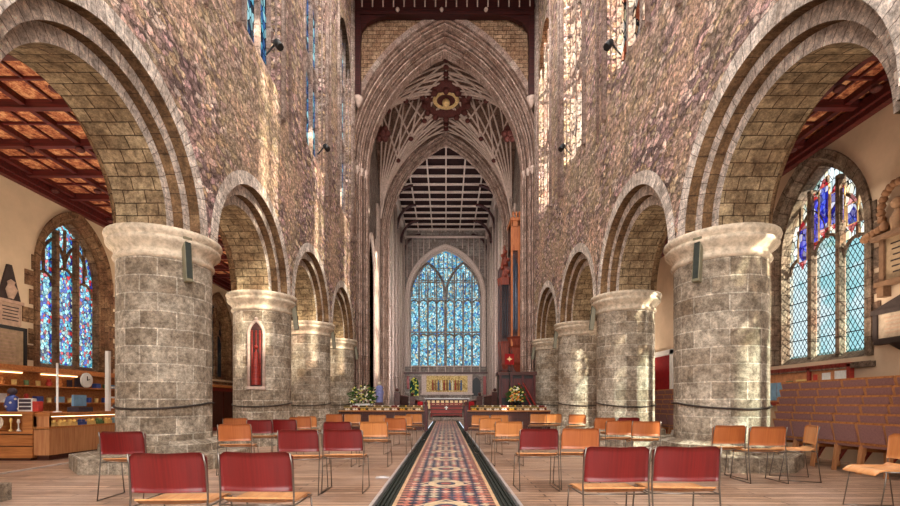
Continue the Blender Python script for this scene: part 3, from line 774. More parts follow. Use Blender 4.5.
for k in range(-7, 8):
    if abs(k) < 2: continue
    m.tube([(k*.58, YC-.12, 14.2+(7-abs(k))*.75), (k*.58, YC-.12, 18.3)], .05, 5)
m.tube([(-4.3, YC-.3, 18.35), (4.3, YC-.3, 18.35)], .14, 6)
m.build('wall_panel_shafts', M['rib'], wE)
g = MB(); yg = YC+.25; cx = -.05
lw = 2*EX/8
for k in range(9):
    x = cx-EX+lw*k; big = k == 4
    ztop = EZS+EH*math.sqrt(max(0, 1-(abs(k-4)/4)**1.8))*1.0
    if big: ztop = EZS+.9
    if k in (0, 8): ztop = EZS
    g.box(x-(.15 if big else .085), x+(.15 if big else .085), yg-.12, yg+.05, EZ0, min(ztop, EZS+2.6 if not big else 99))
for z in (8.45, ): g.box(cx-EX, cx+EX, yg-.06, yg+.03, z, z+.16)
for z in (EZS-.2, EZS+1.5): g.box(cx-EX+.05, cx+EX-.05, yg-.05, yg+.03, z, z+.09)
for tier in (8.3, 11.85):
    for k in range(8):
        xm = cx-EX+lw*(k+.5); L = [(q[0], yg-.02, q[1]) for q in pointed(xm, lw/2, tier-.45, .5, 4)]; g.tube(L, .08, 4)
for s in (-1, 1):
    L = [(cx+s*EX*.5+(q[0]), yg-.05, q[1]) for q in pointed(0, EX/2, EZS, 3.6, 8)]; g.tube(L, .14, 6)
for k in range(16):
    x = cx-EX+lw*.5*(k+.5)*1.0; u = abs(x-cx)/EX
    zt = EZS+EH*math.sqrt(max(0, 1-u**1.6))*.93
    g.box(x-.045, x+.045, yg-.04, yg+.02, EZS, zt)
for z in (13.9, 15.2): 
    u = 1-((z-EZS)/EH)**1.4; g.box(cx-EX*u, cx+EX*u, yg-.04, yg+.03, z, z+.08)
wo = g.build('window_%d' % wn_i, M['choir'], kind='structure'); wn_i += 1
for k in range(8):
    xa = cx-EX+lw*k; mm = MB(); mm.quad([(xa+.04, yg, EZ0), (xa+lw-.04, yg, EZ0), (xa+lw-.04, yg, EZS), (xa+.04, yg, EZS)]); mm.build('window_pane', M['gl_east'], wo)
mm = MB(); mm.quad([(x, yg+.02, z) for x, z in pointed(cx, EX, EZS, EH, 14)]); mm.build('window_head_pane', M['gl_east'], wo)
# choir floor and steps
m = MB(); m.quad([(-4.5, 31.0, .36), (4.5, 31.0, .36), (4.5, YC, .36), (-4.5, YC, .36)])
m.box(-4.5, 4.5, 30.2, 31, -.1, .18); m.quad([(-4.5, 31, .18), (4.5, 31, .18), (4.5, 31, .36), (-4.5, 31, .36)])
m.build('floor_choir', M['choir'], kind='structure')
# nave ceiling
m = MB(); m.quad([(-4.6, -3, ZTOP), (4.6, -3, ZTOP), (4.6, YE+.1, ZTOP), (-4.6, YE+.1, ZTOP)]); cn = m.build('ceiling', M['npanel'], kind='structure')
m = MB()
m.quad([(-11, -3, ZC+.7), (-4.9, -3, ZC+.7), (-4.9, 50, ZC+.7), (-11, 50, ZC+.7)]); m.quad([(4.9, -3, ZC+.7), (8.6, -3, ZC+.7), (8.6, 50, ZC+.7), (4.9, 50, ZC+.7)])
m.quad([(-5.4, -3, 21.5), (5.4, -3, 21.5), (5.4, 50, 21.5), (-5.4, 50, 21.5)])
m.build('ceiling_outer_roof', M['tpanel'], kind='structure')
m = MB()
for k in range(-4, 5): m.box(k*.98-.05, k*.98+.05, -2, YE, ZTOP-.2, ZTOP-.01)
y = .3
while y < 22: m.box(-4.3, 4.3, y-.06, y+.06, ZTOP-.24, ZTOP-.02); y += 1.1
m.build('ceiling_beams', M['timber'], cn)
for yb in (4.0, 8.5, 13, 17.5, 22.05):
    m = MB(); m.box(-4.35, 4.24, yb-.18, yb+.18, 19.62, 19.95); m.box(-4.35, 4.24, yb-.22, yb+.2, 19.78, 19.86); m.box(-4.35, 4.24, yb-.1, yb+.1, 19.9, 20.6)
    if yb > 21:
        for s in (-1, 1):
            f = F(s); xa, xb = sorted((s*(f-.3), s*f)); m.box(xa, xb, yb-.16, yb+.1, 15.7, 20)
            pts = [(s*(f-.3), 18.3), (s*(f-.35), 18.9), (s*(f-.6), 19.25), (s*(f-1.1), 19.5), (s*(f-1.8), 19.64), (s*(f-.3), 19.64)]
            m.quad([(p[0], yb-.1, p[1]) for p in pts]); m.quad([(p[0], yb+.1, p[1]) for p in pts[::-1]])
            for k in range(5): m.quad([(pts[k][0], yb-.1, pts[k][1]), (pts[k+1][0], yb-.1, pts[k+1][1]), (pts[k+1][0], yb+.1, pts[k+1][1]), (pts[k][0], yb+.1, pts[k][1])])
    m.build('ceiling_tie_beam', M['timber'], cn)
m = MB()
for k in range(-1, 2): m.sphere((k*2.1-.2, 21.82, 19.78), .1, 8)
for k in range(-8, 9): m.box(k*.5-.03, k*.5+.03, 21.9, 21.96, 19.97, 20.5)
for s in (-1, 1): m.lathe([(0, 15.2), (.08, 15.3), (.2, 15.55), (.24, 15.72), (0, 15.72)], 10, (s*(F(s)-.18), 22.0, 0))
m.build('ceiling_corbel', M['rib'], cn)

# ================================================================== THINGS
# ------------------------------------------------------------------ piers
pier_words = {(1, 1): 'nearest, before the window with diamond panes', (1, 2): 'second from the front', (1, 3): 'third from the front', (1, 4): 'last one, behind the dark pulpit', (1, 0): 'cut off by the right edge of the picture',
              (-1, 1): 'nearest one, beside the shop counter', (-1, 2): 'second from the front, with a pointed niche cut in it', (-1, 3): 'third from the front', (-1, 4): 'last one, behind the flower stand', (-1, 0): 'cut off at the left edge, only its plinth in view'}
for s in (-1, 1):
    for k in range(5):
        yc = (3.75 if k == 0 else 4.01)+4.48*k; xcn = s*(F(s)+.79)
        side = 'right side' if s > 0 else 'left side'
        e = empty('round_pier', (xcn, yc, 0), 0, 'round stone pier, %s, %s' % (side, pier_words[(s, k)]), 'pillar', 'round piers of the nave arcades')
        RS = .765
        m = MB(); m.lathe([(RS, .45), (RS, 3.62)], 40); m.build('shaft', M['pier'], e)
        m = MB(); m.lathe([(RS, 3.60), (.80, 3.62), (.815, 3.65), (.80, 3.69), (.775, 3.71), (.79, 3.76), (.84, 3.82), (.90, 3.87), (.915, 3.9), (.915, 3.93), (.885, 3.95), (.89, 3.97), (.93, 4.0), (.945, 4.05), (.93, 4.095), (0, 4.10)], 40)
        m.build('capital', M['cap'], e)
        m = MB(); oc = PI/8
        pr_ = {0: .95, 1: 1.45 if s < 0 else 1.28, 2: 1.3, 3: 1.0, 4: .95}[k]; p2 = min(pr_-.02, 1.22)
        m.lathe([(pr_, 0), (pr_, .24), (p2, .26)], 8, a0=oc, a1=oc+2*PI, smooth=False, R0=1.5)
        m.lathe([(p2, .26), (p2*.86, .27), (p2*.85, .40), (.82, .47), (0, .47)], 8, a0=oc, a1=oc+2*PI, smooth=False, R0=1.2)
        if k == 0 and s < 0: m.box(-1.2, .12, -.9, 1.6, 0, .2)
        m.build('plinth', M['pier'], e)
        if s < 0 and k == 2:   # pointed niche with a carved red figure, facing the nave and the camera
            th = R(-80); cdir = Vector((math.cos(th), math.sin(th), 0)); t_ = Vector((-cdir.y, cdir.x, 0))
            Mx = Matrix.Translation(cdir*(RS-.02)) @ Matrix(((t_.x, cdir.x, 0, 0), (t_.y, cdir.y, 0, 0), (0, 0, 1, 0), (0, 0, 0, 1)))
            A = [(-.19, 1.5)]+[(y, z) for y, z in pointed(0, .19, 2.95, .36, 6)]+[(.19, 1.5)]
            m = MB(); m.tube([Mx @ Vector((a, .02, b)) for a, b in A], .045, 6); m.bar(Mx @ Vector((-.24, .03, 1.52)), Mx @ Vector((.24, .03, 1.52)), .1, .08); m.sphere(Mx @ Vector((0, .03, 3.36)), .05, 6)
            m.build('niche_surround', M['rib'], e)
            m = MB(); m.quad([Mx @ Vector((a, .03, b)) for a, b in A]); m.build('niche_back', M['dark_oak'], e)
            m = MB()
            for a in (-.1, 0, .1): m.tube([Mx @ Vector((a, .05, 1.6)), Mx @ Vector((a, .05, 3.05))], .022, 6)
            m.sphere(Mx @ Vector((0, .06, 2.6)), .06, 8); m.lathe([(.1, 0), (.08, .5), (.05, .85), (0, .9)], 8, Mx @ Vector((0, .06, 1.6)))
            m.build('carved_figure', M['red_wood'], e)
        if k:
            # cable looped round the pier
            m = MB(); rr = RS+.02
            m.tube([(rr*math.cos(2*PI*i/40), rr*math.sin(2*PI*i/40), 1.12-.10*max(0, -math.sin(2*PI*i/40))) for i in range(40)], .018, 6, True)
            o = m.build('looped_cable', M['cable'], loc=(xcn, yc, 0))
            tag(o, 'dark cable looped round the %s stone pier on the %s' % (('nearest', 'second', 'third', 'last')[k-1], 'right' if s > 0 else 'left'), 'cable', 'cables round the piers')
        # loudspeaker hung on the capital
        if k:
            a = {1: (-.75, -.58), 2: (-.93, .15), 3: (-.93, .1), 4: (-.93, .1)}[k]
            px, py = s*a[0]*.98, a[1]*.98
            e2 = empty('hanging_loudspeaker', (xcn+px, yc+py, 3.2), 0, 'slim green-grey loudspeaker on the %s pier capital, %s side' % (('nearest', 'second', 'third', 'last')[k-1], 'right' if s > 0 else 'left'), 'loudspeaker', 'loudspeakers on the pier capitals')
            m = MB(); Mt = Matrix.Rotation(math.atan2(px, -py), 4, 'Z') @ Matrix.Rotation(R(9), 4, 'X') if False else Matrix.Rotation(math.atan2(py, px)+PI/2, 4, 'Z') @ Matrix.Rotation(R(-7), 4, 'X')
            m.box(-.06, .06, -.06, .06, 0, .76, Mt); m.build('cabinet', M['speaker'], e2, bevel=.008)
            m = MB(); m.box(-.045, .045, -.066, -.058, .05, .7, Mt); m.build('grille', M['slot'], e2)
            m = MB(); m.box(-.07, .07, -.07, .3, .74, .79, Mt); m.build('bracket', M['speaker'], e2)

# ------------------------------------------------------------------ stacking chairs of the nave
def back_mesh(w=.50, h=.27, dz=.53):
    # curved plywood shell, concave towards the sitter (+y is the way the sitter faces); thickness 9 mm
    m = MB(); nx, nz = 12, 6
    def pt(i, j, off):
        u = i/nx*2-1; v = j/nz
        ww = w/2*(1-.0*v); x = u*ww
        top = h - .012*math.cos(u*PI)*-1*0 - (0.035*max(0, abs(u)-.82)/.18)**1 * 1.0 - .008*(1-abs(u))
        z = dz + v*top
        y = -.225 - .05*v + .05*u*u*(.5+.5*v) + off
        return (x, y, z)
    for off in (0, -.012):
        for i in range(nx):
            for j in range(nz):
                q = [pt(i, j, off), pt(i+1, j, off), pt(i+1, j+1, off), pt(i, j+1, off)]
                m.quad(q if off < 0 else q[::-1], smooth=True)
    for i in range(nx):
        m.quad([pt(i, nz, 0), pt(i+1, nz, 0), pt(i+1, nz, -.012), pt(i, nz, -.012)]); m.quad([pt(i+1, 0, 0), pt(i, 0, 0), pt(i, 0, -.012), pt(i+1, 0, -.012)])
    for j in range(nz):
        m.quad([pt(0, j, 0), pt(0, j+1, 0), pt(0, j+1, -.012), pt(0, j, -.012)]); m.quad([pt(nx, j+1, 0), pt(nx, j, 0), pt(nx, j, -.012), pt(nx, j+1, -.012)])
    return m
def seat_mesh():
    m = MB(); nx, ny = 8, 10
    def pt(i, j, off):
        u = i/nx*2-1; v = j/ny
        y = -.20+.44*v; x = u*(.235-.01*v)
        z = .455 - .022*(1-u*u)*math.sin(PI*min(1, v*1.2))*.9 - (.05*((v-.78)/.22)**2 if v > .78 else 0) + (.03*((.15-v)/.15)**2 if v < .15 else 0) + off
        return (x, y, z)
    for off in (0, -.012):
        for i in range(nx):
            for j in range(ny):
                q = [pt(i, j, off), pt(i+1, j, off), pt(i+1, j+1, off), pt(i, j+1, off)]
                m.quad(q[::-1] if off < 0 else q, smooth=True)
    for i in range(nx):
        for j in (0, ny): m.quad([pt(i, j, 0), pt(i+1, j, 0), pt(i+1, j, -.012), pt(i, j, -.012)])
    for j in range(ny):
        for i in (0, nx): m.quad([pt(i, j, 0), pt(i, j+1, 0), pt(i, j+1, -.012), pt(i, j, -.012)])
    return m
def make_chair(kind):
    e = empty('stacking_chair', (0, 0, 0))
    back_mesh().build('backrest', M[kind], e, merge=True)
    seat_mesh().build('seat', M['seat'], e)
    for s in (-1, 1):
        x = s*.25
        m = MB(); m.tube([(x, -.27, .006), (x, -.235, .30), (x, -.215, .50), (x*.985, -.235, .70), (x*.96, -.262, .79)], .0065, 6); m.build('rear_leg', M['chrome'], e)
        m = MB(); m.tube([(x, .22, .006), (x*.99, .17, .30), (x*.97, .15, .44)], .0065, 6); m.build('front_leg', M['chrome'], e)
        m = MB(); m.tube([(x, -.27, .012), (x, .22, .012)], .006, 6); m.build('floor_runner', M['chrome'], e)
        m = MB(); m.tube([(x, -.216, .435), (x, .15, .435)], .006, 6); m.build('side_rail', M['chrome'], e)
    for y, z in ((-.216, .435), (.15, .435)):
        m = MB(); m.tube([(-.25, y, z), (.25, y, z)], .006, 6); m.build('cross_rail', M['chrome'], e)
    return e
protos = {}
def px2(x, y):                      # ground position from the place of a chair's back in the photo
    return ((x-446)*y/460, y)
GN = 'stacking chairs set out in the nave'
def chair(xpx, yb, rz, kind, label):
    if kind not in protos: o = protos[kind] = make_chair(kind)
    else: o = copy_tree(protos[kind])
    x, y = px2(xpx, yb)
    o.location = (x, y+.25, 0) if abs(rz) < 30 else (x, y, 0)
    o.rotation_euler = (0, 0, R(rz)); tag(o, label, 'chair', GN)
CH = [
 (165, 3.00, 2, 'red_back', 'deep red backed chair in the front left row, the one nearer the left edge'),
 (256, 3.05, -2, 'red_back', 'deep red backed chair in the front left row, the one nearer the tiled aisle'),
 (120, 5.25, 4, 'red_back', 'red chair standing alone between the shop counter and the nearest left pier'),
 (297.5, 5.55, 1, 'red_back', 'dark red chair in the second left row, left one of the pair'),
 (342.5, 5.65, 0, 'red_back', 'red and golden chair in the second left row, right one of the pair'),
 (232, 7.1, 8, 'mid_back', 'russet chair just right of the foot of the nearest left pier'),
 (258.5, 8.9, 4, 'red_back', 'small dark red chair, left one of two in front of the niche pier'),
 (284, 9.1, 0, 'red_back', 'small dark red chair, right one of two in front of the niche pier'),
 (337, 8.0, 0, 'red_back', 'red chair half hidden behind the second left row pair'),
 (374, 8.0, -2, 'tan_back', 'golden chair of the third left row, nearest the tiled aisle'),
 (306.5, 11.2, 0, 'tan_back', 'golden chair in front of the third left pier'),
 (397, 9.9, -10, 'mid_back', 'russet chair behind the third left row by the tiled aisle, turned slightly'),
 (405, 12.0, -12, 'tan_back', 'golden chair by the aisle, second from the left choir bench'),
 (415, 13.6, -8, 'tan_back', 'golden chair right by the gap in the benches, left of the aisle'),
 (334, 13.4, 0, 'mid_back', 'far golden chair in front of the left bench, leftmost of its row'),
 (352.5, 13.4, 0, 'tan_back', 'far golden chair in front of the left bench, second of its row'),
 (378, 12.6, -4, 'tan_back', 'far golden chair in front of the left bench, third of its row'),
 (298, 10.6, 10, 'mid_back', 'far russet chair behind the golden one at the third left pier'),
 (231, 9.9, 20, 'mid_back', 'russet chair peeping out from behind the foot of the nearest left pier'),
 (616.5, 3.42, 2, 'red_back', 'deep red backed chair in the front right row, the one nearer the tiled aisle'),
 (689, 3.44, -2, 'red_back', 'deep red backed chair in the front right row, the one nearer the stacked chairs'),
 (539, 5.8, 1, 'red_back', 'red and golden chair in the second right row, beside the tiled aisle'),
 (581, 5.9, -1, 'mid_back', 'red and golden chair in the second right row, farther from the aisle'),
 (508.5, 8.1, 2, 'tan_back', 'golden chair of the third right row beside the tiled aisle'),
 (489, 9.9, 8, 'tan_back', 'golden chair right of the tiled aisle, behind the third right row'),
 (479, 12.2, 10, 'tan_back', 'golden chair right of the aisle, next to the right bench end'),
 (499, 12.4, 4, 'tan_back', 'golden chair partly hidden, in front of the right bench'),
 (620, 8.5, -2, 'mid_back', 'orange chair in front of the second right pier, left one of the pair'),
 (648, 8.2, -6, 'mid_back', 'dark orange chair in front of the second right pier, right one of the pair'),
 (604, 10.2, 6, 'mid_back', 'orange chair half hidden behind the pair at the second right pier'),
 (629, 10.3, 0, 'red_back', 'red chair peeping out behind the pair at the second right pier'),
 (577.5, 13.0, 0, 'mid_back', 'small orange chair standing in front of the third right pier'),
 (538.5, 13.6, 0, 'tan_back', 'far golden chair in front of the right bench, left one of two'),
 (553.5, 13.7, 0, 'tan_back', 'far golden chair in front of the right bench, right one of two'),
 (729, 6.65, 4, 'mid_back', 'orange chair in front of the nearest right pier, left one of the pair'),
 (769.5, 6.35, -3, 'mid_back', 'orange chair in front of the nearest right pier, right one of the pair'),
 (792, 6.75, 68, 'tan_back', 'golden chair turned sideways in front of the stacked chairs'),
 (884, 4.75, 82, 'tan_back', 'golden chair at the right edge of the picture facing the aisle'),
]
for c in CH: chair(*c)

# ------------------------------------------------------------------ stacked upholstered church chairs along the south aisle
def make_church_chair():
    e = empty('church_chair', (0, 0, 0))      # faces -x, 0.43 wide along y
    w = .215
    for s in (-1, 1):
        m = MB(); m.bar((.0, s*w, 0), (.02, s*w, .44), .035, .04); m.build('front_leg', M['oak_v'], e)
        m = MB(); m.bar((.46, s*w, 0), (.40, s*w, .44), .035, .04); m.bar((.40, s*w, .44), (.495, s*w, .80), .022, .035); m.build('back_leg', M['oak_v'], e)
        m = MB(); m.bar((.02, s*w, .36), (.42, s*w, .38), .025, .05); m.build('side_rail', M['oak'], e)
    m = MB(); m.box(.0, .035, -w, w, .36, .42); m.build('front_rail', M['oak'], e)
    m = MB(); m.bar((.03, -w+.03, .12), (.1, w-.16, .34), .03, .04); m.build('brace', M['red_wood'], e)
    m = MB(); m.box(-.01, .42, -w+.0, w-.0, .42, .465); m.build('seat', M['purple'], e, bevel=.012)
    m = MB(); m.quad([(.435, -w+.015, .50), (.435, w-.015, .50), (.485, w-.01, .786), (.485, -w+.01, .786)]); m.quad([(.455, -w+.015, .50), (.455, w-.015, .50), (.505, w-.01, .786), (.505, -w+.01, .786)][::-1])
    m.quad([(.435, -w+.015, .50), (.455, -w+.015, .50), (.505, -w+.01, .786), (.485, -w+.01, .786)]); m.quad([(.435, w-.015, .50), (.455, w-.015, .50), (.505, w-.01, .786), (.485, w-.01, .786)])
    m.build('back_panel', M['purple'], e)
    m = MB(); m.bar((.49, -w-.01, .80), (.49, w+.01, .80), .035, .032); m.build('top_rail', M['oak'], e)
    m = MB(); m.bar((.425, -w, .48), (.425, w, .48), .02, .04); m.build('lower_rail', M['oak'], e)
    return e
cc0 = make_church_chair(); first = True
lev = ('lowest', 'second from the bottom', 'third from the bottom', 'fourth from the bottom', 'fifth from the bottom', 'topmost')
cols = [(6.95, 8.85-.46*i, 'near') for i in range(8)]+[(6.85, 14.4-.46*i, 'far') for i in range(4)]
ordn = ('first', 'second', 'third', 'fourth', 'fifth', 'sixth', 'seventh', 'eighth', 'ninth', 'tenth', 'eleventh', 'twelfth')
for i, (x, y, nf) in enumerate(cols):
    for k in range(6):
        o = cc0 if first else copy_tree(cc0); first = False
        o.location = (x+.034*k, y+random.uniform(-.006, .006), .142*k); o.rotation_euler = (0, 0, PI)
        if nf == 'near': lb = 'padded oak chair, %s in the %s stack from the nearest pier' % (lev[k], ordn[i])
        else: lb = 'padded oak chair, %s in the %s stack from the red door' % (lev[k], ordn[i-8])
        tag(o, lb, 'chair', 'stacked church chairs in the south aisle')

# ------------------------------------------------------------------ choir fronts with embroidered kneelers
def kn_mat(i, base, mot):
    t = NT('kneeler_cloth_%s' % 'abcdef'[i]); v = t.n('TexVoronoi', feature='F1'); t.l(t.pos((9, 9, 9), obj=True), v.inputs['Vector']); v.inputs['Scale'].default_value = 1
    return t.fin(t.ramp(v.outputs['Distance'], [(.0, mot), (.38, mot), (.42, base)], True), .9)
KM = [kn_mat(0, rgb(96, 80, 44), rgb(214, 206, 190)), kn_mat(1, rgb(70, 60, 30), rgb(206, 160, 60)), kn_mat(2, rgb(110, 86, 50), rgb(220, 214, 190)), kn_mat(3, rgb(96, 34, 30), rgb(226, 216, 200)), kn_mat(4, rgb(86, 70, 50), rgb(200, 170, 120))]
for s in (-1, 1):
    x0, x1 = (s*.80, s*4.3) if s < 0 else (.80, 4.18)
    xa, xb = sorted((x0, x1)); y = 18.65
    e = empty('choir_bench', ((xa+xb)/2, y, 0), 0, 'dark oak bench front with kneelers on its ledge, %s of the aisle' % ('left' if s < 0 else 'right'), 'bench', 'bench fronts across the nave')
    X0, X1 = xa-(xa+xb)/2, xb-(xa+xb)/2
    m = MB(); m.box(X0, X1, -.03, .03, .1, .78)
    k = 0; n = 8
    for k in range(n+1):
        xx = X0+(X1-X0)*k/n; m.box(xx-.035, xx+.035, -.06, .0, .08, .78)
    m.box(X0, X1, -.06, .04, .02, .14); m.build('front_panel', M['dark_oak'], e)
    m = MB(); m.box(X0-.02, X1+.02, -.2, .16, .78, .82); m.build('ledge', M['oak'], e)
    m = MB(); ex = X1 if s < 0 else X0
    m.box(ex-.06, ex+.06, -.26, .5, 0, 1.0); m.lathe([(0, 1.2), (.05, 1.18), (.08, 1.1), (.05, 1.02), (.09, 1.0)], 8, (ex, -.1, 0)); m.build('bench_end', M['mahog'], e)
    nk = 10
    for k in range(nk):
        xx = xa+.2+(xb-xa-.34)*(k+.5)/nk
        e3 = empty('kneeler', (xx, y-.02, .822), 0, 'embroidered kneeler on the %s bench ledge, %s from the aisle' % ('left' if s < 0 else 'right', ordn[(nk-1-k) if s < 0 else k]), 'kneeler', 'embroidered kneelers on the bench ledges')
        m = MB(); m.box(-.172, .172, -.12, .12, 0, .2); m.build('cushion', KM[(k*3+(s > 0))%5], e3, bevel=.03)
        m = MB(); m.bar((-.165, -.12, .11), (.165, -.12, .11), .008, .012); m.build('piping', M['gold'], e3)
# ------------------------------------------------------------------ red communion bench, steps, choir stalls, altar, reredos
e = empty('communion_table', (.02, 30.9, .18), 0, 'red stained wooden table with a white emblem at the head of the tiled aisle', 'table')
m = MB()
m.box(-1.1, 1.1, -.35, .35, .86, .95); m.build('table_top', M['red_wood'], e)
m = MB(); m.box(-1.02, 1.02, -.3, -.24, .1, .84); m.build('front_panel', M['red_wood'], e)
for z, nn in ((.2, 'rail'), (.48, 'rail'), (.7, 'rail')):
    m = MB(); m.box(-1.08, 1.08, -.34, -.30, z, z+.06); m.build('rail', M['dark_oak'], e)
m = MB(); m.bar((0, -.345, .50), (0, -.345, .74), .07, .01); m.bar((-.11, -.345, .64), (.11, -.345, .64), .01, .07); m.build('white_emblem', M['white'], e)
for s in (-1, 1):
    for k, sx in enumerate((-1, 1)):
        m = MB(); m.box(s*1.0-.05, s*1.0+.05, sx*.28-.05, sx*.28+.05, 0, .86); m.build('leg', M['red_wood'], e)
for s in (-1, 1):
    for row in range(2):
        x = s*(2.4+1.1*row); e = empty('choir_stall', (x, 37, .36), 0, 'dark carved choir stall beyond the tower, %s side, %s row' % ('left' if s < 0 else 'right', ('front', 'back')[row]), 'choir stalls', 'choir stalls')
        m = MB(); m.box(-.08, .08, -4, 4, 0, .95+.35*row)
        for k in range(9): m.box(-.14, .14, -4+k-.05, -4+k+.05, 0, 1.0+.35*row)
        m.build('desk_front', M['dark_oak'], e)
        m = MB(); m.box(-.2, .2, -4, 4, .95+.35*row, 1.0+.35*row); m.build('book_ledge', M['red_wood'], e)
        m = MB()
        m.box(-.2, .2, -4.12, -4.0, 0, 1.25+.3*row); m.sphere((0, -4.06, 1.4+.3*row), .13, 8); m.build('poppy_head_end', M['dark_oak'], e)
    o = MB(); o.box(-.16, .16, -.14, .14, 0, .42); o = o.build('red_hassock', M['red'], bevel=.04, loc=(s*1.62, 29.2, 0))
    tag(o, 'bright red block cushion standing %s of the table at the chancel step' % ('left' if s < 0 else 'right'), 'cushion', 'red cushions by the chancel step')
    o.scale = (1.1, 1, 2.9)
e = empty('high_altar', (.1, 45.6, .36), 0, 'high altar with brown carved frontal below the gilded reredos', 'altar')
m = MB(); m.box(-2.1, 2.1, -.4, .4, 0, 1.15); m.build('altar_body', M['dark_oak'], e)
m = MB()
for k in range(9): m.box(-1.95+k*.45, -1.65+k*.45, -.44, -.4, .2, 1.0)
m.build('gilt_frontal', M['gold'], e)
m = MB(); m.box(-2.2, 2.2, -.46, .46, 1.15, 1.23); m.build('altar_slab', M['white'], e)
e = empty('reredos', (.0, 47.2, .36), 0, 'gilded stone reredos with painted figures below the great east window', 'reredos')
m = MB(); m.box(-4.25, 4.2, -.1, .3, 0, 3.75); m.build('back_wall', M['choir'], e)
m = MB(); m.box(-4.3, 4.25, -.3, .3, 3.75, 3.92); m.build('cornice', M['dark_oak'], e)
t = NT('gold_mosaic'); n = t.noise(t.pos((2.5, 2.5, 2.5)), 3, 4, .7); M['mosaic'] = t.fin(t.ramp(n, [(.35, rgb(110, 84, 44)), (.5, rgb(196, 158, 84)), (.65, rgb(232, 210, 150))]), .6)
m = MB(); m.box(-2.0, 2.2, -.16, -.1, 1.9, 3.55); m.build('gilded_panel', M['mosaic'], e)
m = MB(); m.box(-2.5, 2.7, -.14, -.1, 1.7, 3.7); m.box(-2.6, 2.8, -.2, -.1, 1.6, 1.75); m.build('pale_surround', M['rib'], e)
robe = [plain('russet_robe', rgb(150, 70, 50), .8), plain('cream_robe', rgb(220, 206, 170), .8), plain('blue_robe', rgb(84, 104, 136), .8), plain('brown_robe', rgb(140, 96, 60), .8)]
for k in range(11):
    x = -1.35+k*.29
    m = MB(); m.lathe([(.11, 2.05), (.09, 2.45), (.11, 2.8), (.04, 2.9), (.07, 2.98), (.07, 3.06), (0, 3.12)], 8, (x, -.22, 0)); m.build('painted_figure', robe[(k*7) % 4], e)
for x in (-3.25, 3.1):
    m = MB(); m.quad([(p[0], -.12, p[1]) for p in [(x-.45, 1.5)]+[(a, b) for a, b in pointed(x, .45, 2.7, .7, 6)]+[(x+.45, 1.5)]]); m.build('pointed_panel', M['gl_green'] if x < 0 else M['black'], e)
m = MB(); m.box(-4.0, -3.75, -.14, -.1, 2.2, 3.5); m.build('side_panel', M['red_wood'], e); m = MB(); m.box(3.8, 4.1, -.14, -.1, 1.6, 3.5); m.build('side_panel', M['red_wood'], e)
# blind arcade under the window
m = MB()
for k in range(9): m.box(-3.6+.8875*k-.05, -3.6+.8875*k+.05, 47.85, 48, 4.2, 4.95)
m.box(-3.6, 3.55, 47.8, 48, 4.9, 5.0); m.build('wall_panelling', M['rib'], wE)
# ------------------------------------------------------------------ organ, pulpit, banner, flowers
e = empty('organ_case', (3.75, 25.4, 0), 0, 'tall orange-brown pipe organ case on the right of the tower crossing', 'organ')
m = MB(); m.box(-.2, .55, -.4, .9, 2.6, 11.0); m.box(-.8, -.15, -.1, .8, 2.9, 8.6); m.build('case_body', M['dark_oak'], e)
ow = wood('orange_organ_oak', rgb(150, 74, 36), rgb(214, 132, 76), .5, 'z')
m = MB()
m.box(-.2, .77, -.5, .95, 10.7, 11.0); m.box(-.25, .82, -.55, .95, 11.0, 11.15); m.box(-.2, .77, -.48, .9, 9.4, 9.7)
for k in range(6): m.lathe([(.0, 11.55), (.07, 11.4), (.03, 11.25), (.08, 11.15)], 6, (-.1+.17*k, -.45, 0))
for xx in (-.18, .2, .73): m.box(xx-.05, xx+.05, -.5, -.38, 4.2, 11)
m.box(-.2, .77, -.45, -.38, 9.7, 10.7)
m.build('cornice', ow, e)
m = MB()
for k, xx in enumerate((-.08, .02, .1, .32, .42, .52, .62)): m.tube([(xx, -.46, 4.9), (xx, -.46, 5.2), (xx, -.46, 9.2-.25*(k % 3))], .045, 8, rr=[.01, .045, .045])
m.build('pipes', plain('blue_grey_pipe', rgb(92, 100, 116), .35, .5, .6), e)
m = MB()
for xx in (-.62, -.5, -.38): m.tube([(xx, -.16, 4.6), (xx, -.16, 4.9), (xx, -.16, 7.6)], .045, 8, rr=[.01, .045, .045])
m.build('side_pipes', plain('dark_pipe', rgb(60, 60, 66), .4, .5, .5), e)
carve = wood('red_carved_wood', rgb(84, 28, 18), rgb(150, 66, 42), .5, 'z')
m = MB()
for z0, z1, w0, w1 in ((2.6, 3.3, .3, .55), (3.3, 4.2, .55, .6), (4.2, 4.7, .66, .66)): m.lathe([(w0*.8, z0), (w1, z1-.1), (w1+.08, z1)], 8, (.3, -.15, 0), smooth=False)
m.build('carved_corbel', carve, e); m = MB()
for z0, z1, w0, w1 in ((2.5, 3.3, .1, .3), (3.3, 4.5, .3, .36)): m.lathe([(w0, z0), (w1, z1-.1), (w1+.03 if z1 < 9 else 0, z1)], 6, (-.5, .1, 0), smooth=False)
m.build('carved_corbel', carve, e)
m = MB()
for z0, z1, w0, w1 in ((7.6, 8.0, .36, .4), (8.0, 9.9, .32, .04)): m.lathe([(w0, z0), (w1, z1-.1), (w1+.03 if z1 < 9 else 0, z1)], 6, (-.5, .1, 0), smooth=False)
for k in range(7):
    m.sphere((-.5+.18*math.sin(k*2.1), -.16, 8.1+.22*k), .11, 6)
m.build('carved_finial', carve, e)
m = MB(); m.box(-.6, .6, -.2, .6, 0, 2.6); m.build('base', M['dark_oak'], e)
e = empty('pulpit', (3.2, 20.6, 0), 0, 'dark red wooden panelled pulpit in front of the last right pier', 'pulpit')
m = MB(); m.box(-.85, .75, -.25, .5, .9, 2.35); m.build('body', M['black'], e)
m = MB()
for k in range(3): m.box(-.72+.5*k, -.36+.5*k, -.28, -.24, 1.35, 2.2)
